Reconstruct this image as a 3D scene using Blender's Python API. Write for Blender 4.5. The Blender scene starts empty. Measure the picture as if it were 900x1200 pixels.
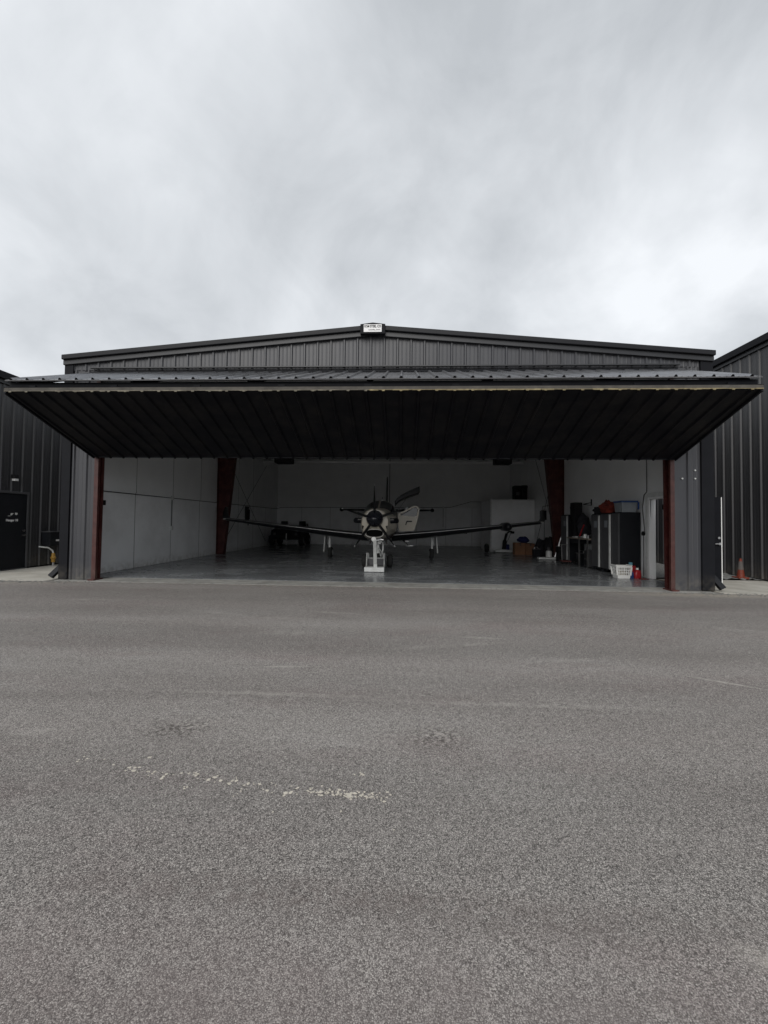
import bpy, math, random
from mathutils import Vector, Matrix, noise
random.seed(7)
SC = bpy.context.scene
COL = SC.collection
PI = math.pi
R = math.radians

# ------------------------------------------------------------------ materials
def mat(name, rgb, rough=.6, metal=0., var=.0, vscale=3., bump=0., bscale=40., spec=.5, coat=0.,
        stretch=(1, 1, 1), dirt=None, dirt_amt=.0, dirt_scale=1.5, rvar=0.):
    m = bpy.data.materials.new(name); m.use_nodes = True
    nt = m.node_tree; N = nt.nodes; L = nt.links
    b = N['Principled BSDF']
    b.inputs['Roughness'].default_value = rough
    b.inputs['Metallic'].default_value = metal
    b.inputs['Specular IOR Level'].default_value = spec
    b.inputs['Coat Weight'].default_value = coat
    b.inputs['Base Color'].default_value = (*rgb, 1)
    tc = N.new('ShaderNodeTexCoord'); mp = N.new('ShaderNodeMapping')
    mp.inputs['Scale'].default_value = stretch
    L.new(tc.outputs['Object'], mp.inputs['Vector'])
    n = N.new('ShaderNodeTexNoise'); n.inputs['Scale'].default_value = vscale
    n.inputs['Detail'].default_value = 6; n.inputs['Roughness'].default_value = .6
    L.new(mp.outputs[0], n.inputs['Vector'])
    r = N.new('ShaderNodeValToRGB')
    r.color_ramp.elements[0].position = .3; r.color_ramp.elements[1].position = .7
    r.color_ramp.elements[0].color = (*[c * (1 - var) for c in rgb], 1)
    r.color_ramp.elements[1].color = (*[min(1, c * (1 + var)) for c in rgb], 1)
    L.new(n.outputs['Fac'], r.inputs[0])
    out = r.outputs[0]
    if dirt:
        n2 = N.new('ShaderNodeTexNoise'); n2.inputs['Scale'].default_value = dirt_scale
        n2.inputs['Detail'].default_value = 8; n2.inputs['Roughness'].default_value = .7
        L.new(mp.outputs[0], n2.inputs['Vector'])
        mr = N.new('ShaderNodeMapRange'); mr.inputs[1].default_value = .45; mr.inputs[2].default_value = .75
        mr.inputs[4].default_value = dirt_amt
        L.new(n2.outputs['Fac'], mr.inputs[0])
        mx = N.new('ShaderNodeMix'); mx.data_type = 'RGBA'
        L.new(mr.outputs[0], mx.inputs[0]); L.new(out, mx.inputs[6]); mx.inputs[7].default_value = (*dirt, 1)
        out = mx.outputs[2]
    L.new(out, b.inputs['Base Color'])
    if rvar:
        mr2 = N.new('ShaderNodeMapRange'); mr2.inputs[1].default_value = .3; mr2.inputs[2].default_value = .7
        mr2.inputs[3].default_value = max(0.02, rough - rvar); mr2.inputs[4].default_value = rough + rvar
        L.new(n.outputs['Fac'], mr2.inputs[0]); L.new(mr2.outputs[0], b.inputs['Roughness'])
    if bump:
        n3 = N.new('ShaderNodeTexNoise'); n3.inputs['Scale'].default_value = bscale; n3.inputs['Detail'].default_value = 4
        L.new(mp.outputs[0], n3.inputs['Vector'])
        bp = N.new('ShaderNodeBump'); bp.inputs['Strength'].default_value = bump; bp.inputs['Distance'].default_value = .01
        L.new(n3.outputs['Fac'], bp.inputs['Height']); L.new(bp.outputs[0], b.inputs['Normal'])
    return m

M = {}
M['clad'] = mat('charcoal_cladding', (.043, .044, .050), .42, var=.10, vscale=1.3, bump=.08, bscale=3, stretch=(1, 1, .25), dirt=(.13, .125, .115), dirt_amt=.25, dirt_scale=.9)
M['clad_dark'] = mat('dark_neighbour_cladding', (.036, .036, .039), .42, var=.12, vscale=1.3, bump=.08, bscale=3, stretch=(1, 1, .25), dirt=(.07, .068, .062), dirt_amt=.3, dirt_scale=.9)
M['door_clad'] = mat('shaded_door_sheet', (.0055, .0055, .008), 0.5, var=.15, vscale=2, dirt=(.05, .045, .038), dirt_amt=.35, dirt_scale=2.2, bump=.1, bscale=4, spec=0.14)  # black sheet, colour darkened further for shade under the raised door
M['door_top'] = mat('sky_sheen_door_sheet', (.27, .275, .29), .30, metal=.75, var=.15, vscale=2.2, rvar=.05, dirt=(.2, .19, .17), dirt_amt=.4, dirt_scale=3)  # same door's sheet, base colour lightened to stand in for sky sheen
M['trim'] = mat('black_trim', (.008, .0085, .011), 0.6, var=.15, vscale=4, bump=.05, bscale=8, spec=0.15)
M['trim_grey'] = mat('grey_trim', (.02, .021, .024), .45, var=.12, vscale=3)
M['lip'] = mat('door_lip_weatherstrip', (.075, .068, .058), .8, var=.35, vscale=5, dirt=(.05, .045, .04), dirt_amt=.8, dirt_scale=3, bump=.3, bscale=30)
M['foam'] = mat('yellowed_foam_edge', (.24, .20, .11), .9, var=.4, vscale=9, dirt=(.10, .07, .04), dirt_amt=.7, dirt_scale=3, bump=.5, bscale=40)
M['insul'] = mat('white_vinyl_insulation', (.78, .79, .79), .6, var=.05, vscale=1.2, bump=.35, bscale=2.2)
M['liner'] = mat('white_wall_liner', (.84, .85, .86), .5, var=.06, vscale=1.0, bump=.5, bscale=1.6, dirt=(.3, .29, .27), dirt_amt=.25, dirt_scale=.8)
M['red'] = mat('red_oxide_steel', (.055, .009, .008), .5, var=.25, vscale=5, dirt=(.22, .08, .06), dirt_amt=.5, dirt_scale=4)
M['red_post'] = mat('red_jamb_steel', (.055, .015, .012), .5, var=.3, vscale=5, dirt=(.12, .06, .05), dirt_amt=.5, dirt_scale=7)
M['black'] = mat('black_plastic', (.012, .012, .013), 0.6, var=.2, vscale=8, bump=.05, spec=0.2)
M['rubber'] = mat('black_rubber', (.015, .015, .015), .85, var=.2, vscale=12, bump=.2, bscale=60)
M['steel'] = mat('bare_steel', (.5, .5, .5), .3, metal=1., var=.15, vscale=10)
M['conduit'] = mat('grey_conduit', (.06, .06, .06), .5, metal=.2, var=.1)
M['white_metal'] = mat('white_painted_metal', (.62, .63, .62), .45, var=.08, vscale=6, dirt=(.2, .19, .17), dirt_amt=.35, dirt_scale=5)
M['white_plastic'] = mat('white_plastic', (.75, .75, .73), .45, var=.04)
M['grey_metal'] = mat('grey_painted_metal', (.07, .07, .075), .4, var=.1, vscale=4)
M['dark_metal'] = mat('dark_painted_metal', (.010, .011, .014), 0.55, var=.15, vscale=4, spec=0.2)
M['conc'] = mat('pale_concrete', (.46, .44, .39), .85, var=.12, vscale=2.2, bump=.25, bscale=60, dirt=(.24, .215, .17), dirt_amt=.6, dirt_scale=1.2)
M['thresh'] = mat('threshold_concrete', (.30, .295, .275), .8, var=.2, vscale=4, bump=.25, bscale=60, dirt=(.12, .115, .105), dirt_amt=.7, dirt_scale=1.7)
M['orange'] = mat('orange_plastic', (.17, .028, .012), .6, var=.2, vscale=8)
M['blue'] = mat('blue_plastic', (.02, .06, .2), .5, var=.15)
M['teal'] = mat('teal_plastic', (.10, .28, .36), .4, var=.1)
M['redp'] = mat('red_plastic', (.34, .015, .02), .35, var=.15, vscale=10)
M['yellow'] = mat('yellow_paint', (.36, .2, .03), .5, var=.15)
M['card'] = mat('brown_cardboard', (.24, .12, .065), .85, var=.15, vscale=3, bump=.1, bscale=20)
M['wood'] = mat('bench_top', (.2, .17, .14), .6, var=.2, vscale=6)
M['navy_cloth'] = mat('navy_cloth', (.015, .02, .10), .9, var=.3, vscale=6, bump=.5, bscale=18)
M['dark_cloth'] = mat('dark_cloth', (.018, .018, .022), .95, var=.4, vscale=6, bump=.5, bscale=18)
M['red_cloth'] = mat('red_orange_cloth', (.15, .02, .010), .9, var=.35, vscale=7, bump=.5, bscale=18)
M['clear'] = mat('frosted_tote_plastic', (.22, .24, .26), .4, var=.15, vscale=5)
M['glass'] = mat('dark_aircraft_glass', (.008, .010, .012), .06, var=.1, coat=.5)
M['chrome'] = mat('polished_metal', (.7, .7, .7), .18, metal=1.)
M['wing'] = mat('dark_wing_paint', (.008, .0085, .011), .32, var=.15, coat=.0)
M['taupe'] = mat('taupe_aircraft_paint', (.47, .43, .355), .32, var=.05, vscale=2, coat=.3)
M['brown'] = mat('dark_brown_aircraft_paint', (.045, .025, .018), .35, var=.2, vscale=5, coat=.3)
M['spin'] = mat('gloss_navy_spinner', (.007, .0075, .013), .12, var=.05, coat=.8)
M['white'] = mat('plain_white_paint', (.8, .8, .8), .5, var=.02)
M['gravel'] = mat('grey_gravel', (.2, .2, .19), .95, var=.5, vscale=30, bump=1., bscale=50)
M['fleck'] = mat('cream_paint_chips', (.52, .48, .41), .9, var=.15, vscale=20)
M['collar'] = mat('dulled_cone_collar', (.10, .09, .085), .8)
M['dust_green'] = mat('dark_green_tank', (.02, .03, .025), .5)

M['black_paint'] = mat('black_gloss_paint', (.005, .0055, .008), 0.6, var=.2, vscale=4, spec=0.15)
M['rake'] = mat('rake_trim_paint', (.011, .0115, .014), 0.5, var=.12, vscale=3, spec=0.25)
M['seam'] = mat('grey_seam_tape', (.28, .28, .27), .6, var=.1)
M['foam_dull'] = mat('dusty_foam_edge', (.17, .155, .12), .9, var=.35, vscale=8, dirt=(.04, .035, .03), dirt_amt=.8, dirt_scale=3)
M['tug'] = mat('light_grey_tug_paint', (.36, .37, .36), .45, var=.15, vscale=7, dirt=(.12, .11, .1), dirt_amt=.5, dirt_scale=6)
M['void'] = mat('dark_opening_black', (.004, .004, .004), .95, var=.0, spec=.1)  # near-black colour stands in for the dark depth of the intake
M['dull_metal'] = mat('dull_aluminium', (.30, .29, .27), .4, metal=.8, var=.1)

def emis(name, rgb, s):
    m = bpy.data.materials.new(name); m.use_nodes = True
    b = m.node_tree.nodes['Principled BSDF']
    b.inputs['Base Color'].default_value = (*rgb, 1)
    b.inputs['Emission Color'].default_value = (*rgb, 1); b.inputs['Emission Strength'].default_value = s
    return m

# fuselage paint: taupe above, dark brown belly with a sweeping border
def splash(m, col, h=.5, amt=.55):
    nt = m.node_tree; N = nt.nodes; L = nt.links; b = N['Principled BSDF']
    src = b.inputs['Base Color'].links[0].from_socket
    g_ = N.new('ShaderNodeNewGeometry'); sx = N.new('ShaderNodeSeparateXYZ'); L.new(g_.outputs['Position'], sx.inputs[0])
    mr = N.new('ShaderNodeMapRange'); mr.inputs[1].default_value = 0; mr.inputs[2].default_value = h; mr.inputs[3].default_value = amt; mr.inputs[4].default_value = 0
    L.new(sx.outputs['Z'], mr.inputs[0])
    n = N.new('ShaderNodeTexNoise'); n.inputs['Scale'].default_value = 7; n.inputs['Detail'].default_value = 7; L.new(g_.outputs['Position'], n.inputs['Vector'])
    mr2 = N.new('ShaderNodeMapRange'); mr2.inputs[1].default_value = .35; mr2.inputs[2].default_value = .65; L.new(n.outputs['Fac'], mr2.inputs[0])
    k = N.new('ShaderNodeMath'); k.operation = 'MULTIPLY'; L.new(mr.outputs[0], k.inputs[0]); L.new(mr2.outputs[0], k.inputs[1])
    mx = N.new('ShaderNodeMix'); mx.data_type = 'RGBA'; L.new(k.outputs[0], mx.inputs[0]); L.new(src, mx.inputs[6]); mx.inputs[7].default_value = (*col, 1)
    L.new(mx.outputs[2], b.inputs['Base Color'])
splash(M['clad'], (.17, .155, .13), .45); splash(M['clad_dark'], (.15, .135, .11), .5); splash(M['red_post'], (.12, .09, .075), .5, .4)
splash(M['trim'], (.10, .09, .075), .4); splash(M['liner'], (.3, .28, .25), .3)

def fuselage_mat():
    m = mat('two_tone_fuselage_paint', (.47, .43, .355), .32, coat=.3)
    nt = m.node_tree; N = nt.nodes; L = nt.links; b = N['Principled BSDF']
    tc = N.new('ShaderNodeTexCoord'); sx = N.new('ShaderNodeSeparateXYZ'); L.new(tc.outputs['Object'], sx.inputs[0])
    # z - .06*y
    a = N.new('ShaderNodeMath'); a.operation = 'MULTIPLY'; a.inputs[1].default_value = -.07; L.new(sx.outputs['Y'], a.inputs[0])
    s = N.new('ShaderNodeMath'); s.operation = 'ADD'; L.new(a.outputs[0], s.inputs[0]); L.new(sx.outputs['Z'], s.inputs[1])
    g = N.new('ShaderNodeMath'); g.operation = 'GREATER_THAN'; g.inputs[1].default_value = 1.13; L.new(s.outputs[0], g.inputs[0])
    mx = N.new('ShaderNodeMix'); mx.data_type = 'RGBA'
    mx.inputs[6].default_value = (.04, .022, .016, 1); mx.inputs[7].default_value = (.47, .43, .355, 1)
    L.new(g.outputs[0], mx.inputs[0]); L.new(mx.outputs[2], b.inputs['Base Color'])
    return m
M['fus'] = fuselage_mat()

def floor_mat():
    m = bpy.data.materials.new('sealed_grey_floor'); m.use_nodes = True
    nt = m.node_tree; N = nt.nodes; L = nt.links; b = N['Principled BSDF']
    tc = N.new('ShaderNodeTexCoord'); mp = N.new('ShaderNodeMapping'); mp.inputs['Scale'].default_value = (.7, 1.1, 1)
    L.new(tc.outputs['Object'], mp.inputs[0])
    n = N.new('ShaderNodeTexNoise'); n.inputs['Scale'].default_value = 1.1; n.inputs['Detail'].default_value = 8; n.inputs['Roughness'].default_value = .65
    L.new(mp.outputs[0], n.inputs['Vector'])
    r = N.new('ShaderNodeValToRGB'); e = r.color_ramp.elements
    e[0].position = .32; e[0].color = (.12, .127, .134, 1); e[1].position = .68; e[1].color = (.24, .252, .262, 1)
    L.new(n.outputs['Fac'], r.inputs[0]); L.new(r.outputs[0], b.inputs['Base Color'])
    mr = N.new('ShaderNodeMapRange'); mr.inputs[1].default_value = .3; mr.inputs[2].default_value = .7
    mr.inputs[3].default_value = .14; mr.inputs[4].default_value = .34
    L.new(n.outputs['Fac'], mr.inputs[0]); L.new(mr.outputs[0], b.inputs['Roughness'])
    n2 = N.new('ShaderNodeTexNoise'); n2.inputs['Scale'].default_value = 5; L.new(tc.outputs['Object'], n2.inputs['Vector'])
    bp = N.new('ShaderNodeBump'); bp.inputs['Strength'].default_value = .12; bp.inputs['Distance'].default_value = .01
    L.new(n2.outputs['Fac'], bp.inputs['Height']); L.new(bp.outputs[0], b.inputs['Normal'])
    return m
M['floor'] = floor_mat()

def asphalt_mat():
    m = bpy.data.materials.new('worn_asphalt'); m.use_nodes = True
    nt = m.node_tree; N = nt.nodes; L = nt.links; b = N['Principled BSDF']
    b.inputs['Roughness'].default_value = .92; b.inputs['Specular IOR Level'].default_value = .25
    tc = N.new('ShaderNodeTexCoord'); P = tc.outputs['Object']
    def nz(scale, det=4, rough=.6, stretch=None, off=None):
        n = N.new('ShaderNodeTexNoise'); n.inputs['Scale'].default_value = scale
        n.inputs['Detail'].default_value = det; n.inputs['Roughness'].default_value = rough
        if stretch or off:
            mp = N.new('ShaderNodeMapping'); mp.inputs['Scale'].default_value = stretch or (1, 1, 1)
            mp.inputs['Location'].default_value = off or (0, 0, 0)
            L.new(P, mp.inputs[0]); L.new(mp.outputs[0], n.inputs['Vector'])
        else: L.new(P, n.inputs['Vector'])
        return n.outputs['Fac']
    def mrange(x, a, b_, c, d):
        r = N.new('ShaderNodeMapRange'); L.new(x, r.inputs[0])
        for i, v in enumerate((a, b_, c, d)): r.inputs[i + 1].default_value = v
        return r.outputs[0]
    def mth(op, x, y):
        r = N.new('ShaderNodeMath'); r.operation = op
        for i, v in enumerate((x, y)):
            if isinstance(v, (int, float)): r.inputs[i].default_value = v
            else: L.new(v, r.inputs[i])
        return r.outputs[0]
    def mixc(f, a, c, mode='MIX'):
        x = N.new('ShaderNodeMix'); x.data_type = 'RGBA'; x.blend_type = mode
        for i, v in ((0, f), (6, a), (7, c)):
            if isinstance(v, (int, float)): x.inputs[i].default_value = v
            elif isinstance(v, tuple): x.inputs[i].default_value = (*v, 1)
            else: L.new(v, x.inputs[i])
        return x.outputs[2]
    # stones: each cell its own grey
    def stones(scale):
        v = N.new('ShaderNodeTexVoronoi'); v.inputs['Scale'].default_value = scale; L.new(P, v.inputs['Vector'])
        s = N.new('ShaderNodeSeparateColor'); L.new(v.outputs['Color'], s.inputs[0])
        return s.outputs[0], s.outputs[1], v.outputs['Distance']
    a1, a2, d1 = stones(255)
    c1, c2, d2 = stones(120)
    val = mth('ADD', mth('MULTIPLY', mth('SUBTRACT', a1, .5), 1.5), mth('MULTIPLY', mth('SUBTRACT', c1, .5), .5))
    val = mth('ADD', val, mth('MULTIPLY', mth('SUBTRACT', nz(28, 4), .5), .8))
    fac = mrange(val, -1.0, 1.0, .2, 1.85)
    tint = mixc(mrange(nz(.55, 5, .6, (.45, 1.2, 1)), .42, .62, 0, 1), (.270, .248, .232), (.312, .293, .275))
    tint = mixc(mrange(nz(.9, 5, .65, (.5, 1.3, 1), (3, 7, 0)), .52, .70, 0, .75), tint, (.245, .208, .198))
    # worn roller bands running across
    band = mrange(nz(1.0, 3, .5, (.05, 1.1, 1), (0, 3.3, 0)), .38, .66, .86, 1.10)
    comb = N.new('ShaderNodeVectorMath'); comb.operation = 'SCALE'
    L.new(tint, comb.inputs[0]); L.new(mth('MULTIPLY', fac, band), comb.inputs['Scale'])
    colr = comb.outputs[0]
    colr = mixc(mrange(d1, .44, .64, 0, .6), colr, (.035, .031, .029))
    # sparse pale stones
    colr = mixc(mrange(a2, .935, .95, 0, .75), colr, (.56, .53, .49))
    colr = mixc(mrange(c2, .99, .994, 0, .5), colr, (.45, .42, .38))
    # stains that each have a place and shape
    def patch(cx, cy, rx, ry, rot, col, amt, nscale=6, hard=.5, soft=.12):
        nonlocal colr
        mp = N.new('ShaderNodeMapping'); mp.vector_type = 'TEXTURE'
        mp.inputs['Location'].default_value = (cx, cy, 0); mp.inputs['Rotation'].default_value = (0, 0, rot)
        mp.inputs['Scale'].default_value = (rx, ry, 1); L.new(P, mp.inputs[0])
        ln = N.new('ShaderNodeVectorMath'); ln.operation = 'LENGTH'; L.new(mp.outputs[0], ln.inputs[0])
        e = mrange(ln.outputs['Value'], .25, 1.0, 1, 0)
        k = mth('MULTIPLY', e, mrange(nz(nscale, 5, .75), hard - soft, hard + soft, 0, 1))
        colr = mixc(mth('MULTIPLY', k, amt), colr, col)
    dk = (.06, .052, .048)
    patch(.26, 2.69, .30, .20, .1, (.06, .052, .047), .85, 34, .52, .05); patch(.26, 2.72, .26, .16, .1, (.40, .37, .34), .8, 30, .55, .03)
    patch(-1.5, 2.69, .32, .17, .2, (.06, .052, .047), .85, 34, .52, .05); patch(-1.42, 2.76, .26, .14, .2, (.40, .37, .34), .7, 30, .55, .03)
    patch(-1.15, 3.25, 1.3, .16, 0, dk, .25, 9)
    patch(-3.2, 3.1, 1.8, .14, .05, dk, .28, 8)
    patch(-.48, 1.55, 1.1, .09, 0, (.10, .075, .068), .45, 14)
    patch(.6, 1.5, 1.5, .12, .03, (.10, .08, .072), .35, 14)
    patch(-.6, 1.15, 3.2, .42, .04, (.19, .158, .15), .5, 2.2, .42, .2)
    patch(.9, 1.12, 1.2, .2, 0, (.155, .134, .127), .45, 6, .5)
    pl = (.44, .42, .38)
    patch(-1.1, 3.9, .3, .03, .1, pl, .8, 20, .48)
    patch(1.0, 5.05, .35, .05, -.1, pl, .55, 12, .48)
    patch(2.95, 3.8, .35, .03, -.5, pl, .8, 20, .46)
    patch(1.0, 3.22, 1.6, .05, 0, pl, .35, 10, .48)
    patch(-1.0, 3.28, 1.1, .05, 0, pl, .4, 10, .48)
    patch(1.22, 1.38, .14, .07, -.5, (.40, .37, .33), .6, 7, .45)
    patch(1.32, 1.22, .16, .06, -.8, (.36, .33, .29), .5, 7, .45)
    patch(-2.4, 2.6, .2, .06, .3, pl, .35, 12, .5)
    for i in range(9):
        rr = random.Random(40 + i)
        patch(rr.uniform(-6, 6), rr.uniform(4.2, 8.0), rr.uniform(.4, 1.2), rr.uniform(.05, .14), rr.uniform(-.3, .3), pl, .38, 6, .52)
    sand = (.36, .33, .27)
    patch(6.2, 8.55, 2.3, .35, 0, sand, .7, 3, .46)
    patch(-8.3, 8.6, 1.5, .4, 0, sand, .55, 3, .48)
    patch(-1, 8.72, 7.5, .10, 0, sand, .35, 4, .5)
    L.new(colr, b.inputs['Base Color'])
    bp = N.new('ShaderNodeBump'); bp.inputs['Strength'].default_value = .9; bp.inputs['Distance'].default_value = .0022
    hh = mth('ADD', mth('MULTIPLY', d1, -1.0), mth('MULTIPLY', nz(60, 3), 1.2))
    L.new(hh, bp.inputs['Height']); L.new(bp.outputs[0], b.inputs['Normal'])
    return m
M['asphalt'] = asphalt_mat()

# ------------------------------------------------------------------ mesh helpers
class MB:
    def __init__(s): s.v = []; s.f = []; s.smooth = set()
    def add(s, vs, fs, smooth=False):
        o = len(s.v); s.v += [Vector(p) for p in vs]
        for f in fs:
            if smooth: s.smooth.add(len(s.f))
            s.f.append([i + o for i in f])
    def box(s, x0, x1, y0, y1, z0, z1):
        if x0 > x1: x0, x1 = x1, x0
        if y0 > y1: y0, y1 = y1, y0
        if z0 > z1: z0, z1 = z1, z0
        s.add([(x0, y0, z0), (x1, y0, z0), (x1, y1, z0), (x0, y1, z0), (x0, y0, z1), (x1, y0, z1), (x1, y1, z1), (x0, y1, z1)],
              [(0, 3, 2, 1), (4, 5, 6, 7), (0, 1, 5, 4), (1, 2, 6, 5), (2, 3, 7, 6), (3, 0, 4, 7)])
        return s
    def bar(s, p, q, w, h=None, up=(0, 0, 1)):
        h = h or w; p = Vector(p); q = Vector(q); d = (q - p).normalized(); u = Vector(up)
        if abs(d.dot(u)) > .98: u = Vector((0, 1, 0))
        a = d.cross(u).normalized(); c = a.cross(d).normalized()
        vs = []
        for e in (p, q):
            for i, j in ((-1, -1), (1, -1), (1, 1), (-1, 1)): vs.append(e + a * (w / 2 * i) + c * (h / 2 * j))
        s.add(vs, [(3, 2, 1, 0), (4, 5, 6, 7), (0, 1, 5, 4), (1, 2, 6, 5), (2, 3, 7, 6), (3, 0, 4, 7)])
        return s
    def cyl(s, p, q, r0, r1=None, n=16, cap=True):
        r1 = r0 if r1 is None else r1; p = Vector(p); q = Vector(q); d = (q - p).normalized()
        u = Vector((0, 0, 1)) if abs(d.z) < .9 else Vector((0, 1, 0))
        a = d.cross(u).normalized(); c = a.cross(d)
        vs = [e + (a * math.cos(2 * PI * i / n) + c * math.sin(2 * PI * i / n)) * r for e, r in ((p, r0), (q, r1)) for i in range(n)]
        s.add(vs, [(i, (i + 1) % n, n + (i + 1) % n, n + i) for i in range(n)], True)
        if cap: s.add(vs, [tuple(range(n))[::-1], tuple(range(n, 2 * n))])
        return s
    def tube(s, pts, r, n=8):
        for i in range(len(pts) - 1): s.cyl(pts[i], pts[i + 1], r, r, n)
        return s
    def lathe(s, c, axis, prof, n=24):     # prof [(t, r)] along axis
        c = Vector(c); d = Vector(axis).normalized(); u = Vector((0, 0, 1)) if abs(d.z) < .9 else Vector((0, 1, 0))
        a = d.cross(u).normalized(); b = a.cross(d)
        rings = [[c + d * t + (a * math.cos(2 * PI * i / n) + b * math.sin(2 * PI * i / n)) * max(r, 1e-4) for i in range(n)] for t, r in prof]
        return s.loft(rings)
    def loft(s, rings, closed=True, caps=True, smooth=True):
        n = len(rings[0]); vs = [p for r in rings for p in r]; fs = []
        for k in range(len(rings) - 1):
            for i in range(n if closed else n - 1):
                j = (i + 1) % n
                fs.append((k * n + i, k * n + j, (k + 1) * n + j, (k + 1) * n + i))
        s.add(vs, fs, smooth)
        if caps and closed:
            s.add(rings[0], [tuple(range(n))[::-1]]); s.add(rings[-1], [tuple(range(n))])
        return s
    def prism(s, poly, vec):
        vec = Vector(vec); n = len(poly); a = [Vector(p) for p in poly]; vs = a + [p + vec for p in a]
        s.add(vs, [tuple(range(n))[::-1], tuple(range(n, 2 * n))] + [(i, (i + 1) % n, n + (i + 1) % n, n + i) for i in range(n)])
        return s
    def blob(s, c, r, seed=0, amp=.25, fr=1.6, nu=20, nv=12, flat=None):
        rings = []
        for j in range(nv + 1):
            t = PI * j / nv; ring = []
            for i in range(nu):
                a = 2 * PI * i / nu
                d = Vector((math.sin(t) * math.cos(a), math.sin(t) * math.sin(a), -math.cos(t)))
                k = 1 + amp * noise.noise(d * fr + Vector((seed * 3.1, 0, 0))) + amp * .5 * noise.noise(d * fr * 2.7 + Vector((0, seed * 1.7, 0)))
                p = Vector((c[0] + d.x * r[0] * k, c[1] + d.y * r[1] * k, c[2] + d.z * r[2] * k))
                if flat is not None: p.z = max(p.z, flat)
                ring.append(p)
            rings.append(ring)
        return s.loft(rings, caps=False)
    def build(s, name, m, parent=None, bevel=0., fixn=True):
        me = bpy.data.meshes.new(name)
        o = bpy.data.objects.new(name, me); COL.objects.link(o)
        off = Vector((0, 0, 0))
        if parent is not None:
            o.parent = parent; q = parent
            while q is not None: off += q.location; q = q.parent
        me.from_pydata([v - off for v in s.v], [], s.f); me.update()
        if fixn:
            import bmesh
            bm = bmesh.new(); bm.from_mesh(me)
            bmesh.ops.remove_doubles(bm, verts=bm.verts, dist=1e-5)
            bmesh.ops.recalc_face_normals(bm, faces=bm.faces); bm.to_mesh(me); bm.free()
        if s.smooth:
            for p in me.polygons: p.use_smooth = True
            md = o.modifiers.new('wn', 'EDGE_SPLIT'); md.split_angle = R(35)
        if bevel:
            b = o.modifiers.new('bevel', 'BEVEL'); b.width = bevel; b.segments = 2; b.limit_method = 'ANGLE'
            if s.smooth: o.modifiers.move(1, 0)
        me.materials.append(M[m] if isinstance(m, str) else m)
        return o

def tag(o, label=None, cat=None, group=None, kind=None):
    if label: o['label'] = label
    if cat: o['category'] = cat
    if group: o['group'] = group
    if kind: o['kind'] = kind
    return o
def thing(name, loc, label, cat, group=None):
    o = bpy.data.objects.new(name, None); COL.objects.link(o); o.location = loc
    o.empty_display_size = .2
    return tag(o, label, cat, group)
def box(name, m, parent, *a, bevel=0.):
    return MB().box(*a).build(name, m, parent, bevel)
def copy_tree(o, parent=None):
    c = o.copy(); COL.objects.link(c); c.parent = parent
    for ch in list(o.children): copy_tree(ch, c)
    return c
def text(name, s, m, parent, loc, rot, size, extrude=.002, sx=1., bold=0.):
    cu = bpy.data.curves.new(name, 'FONT'); cu.body = s; cu.size = size; cu.align_x = 'CENTER'; cu.align_y = 'CENTER'
    cu.extrude = extrude; cu.offset = bold
    o = bpy.data.objects.new(name, cu); COL.objects.link(o); o.parent = parent
    off = Vector((0, 0, 0)); q = parent
    while q is not None: off += q.location; q = q.parent
    o.location = Vector(loc) - off; o.rotation_euler = rot; o.scale = (sx, 1, 1)
    cu.materials.append(M[m])
    dg = bpy.context.evaluated_depsgraph_get(); me = bpy.data.meshes.new_from_object(o.evaluated_get(dg))
    k = bpy.data.objects.new(name, me); COL.objects.link(k); k.parent = parent
    k.location = o.location; k.rotation_euler = rot; k.scale = (sx, 1, 1)
    bpy.data.objects.remove(o); return k

# ribbed sheet: u runs across the ribs, v along them, n outwards
def ribbed(mb, org, u, n, width, lo, hi, vdir, pitch=.3048, phase=.1, rh=.032, minor=.005, thick=None):
    org = Vector(org); u = Vector(u); n = Vector(n); v = Vector(vdir)
    prof = [(0., 0.)]
    k = 0
    while True:
        c = phase + k * pitch; k += 1
        if c - .034 > width: break
        for du, h in ((-.034, 0), (-.014, rh), (.014, rh), (.034, 0)):
            if 0 < c + du < width: prof.append((c + du, h))
        if minor:
            for mc in (.10, .2):
                for du, h in ((-.016, 0), (-.006, minor), (.006, minor), (.016, 0)):
                    if 0 < c + mc + du < width: prof.append((c + mc + du, h))
    prof.append((width, 0.))
    L_ = lo if callable(lo) else (lambda t: lo)
    H_ = hi if callable(hi) else (lambda t: hi)
    vs = []
    for t, h in prof:
        p = org + u * t + n * h
        vs += [p + v * L_(t), p + v * H_(t)]
    fs = [(2 * i, 2 * i + 2, 2 * i + 3, 2 * i + 1) for i in range(len(prof) - 1)]
    mb.add(vs, fs)
    if thick:   # a back skin, closed at the edges
        o = len(mb.v)
        t0, t1 = prof[0][0], prof[-1][0]
        b = [org + u * t0 - n * thick + v * L_(t0), org + u * t1 - n * thick + v * L_(t1),
             org + u * t1 - n * thick + v * H_(t1), org + u * t0 - n * thick + v * H_(t0)]
        mb.add(b, [(3, 2, 1, 0)])
        f = [org + u * t0 + v * L_(t0), org + u * t1 + v * L_(t1), org + u * t1 + v * H_(t1), org + u * t0 + v * H_(t0)]
        mb.add([f[0], f[3], b[3], b[0]], [(0, 1, 2, 3)]); mb.add([f[1], b[1], b[2], f[2]], [(0, 1, 2, 3)])
        mb.add([f[0], b[0], b[1], f[1]], [(0, 1, 2, 3)]); mb.add([f[3], f[2], b[2], b[3]], [(0, 1, 2, 3)])
    return mb

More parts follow.
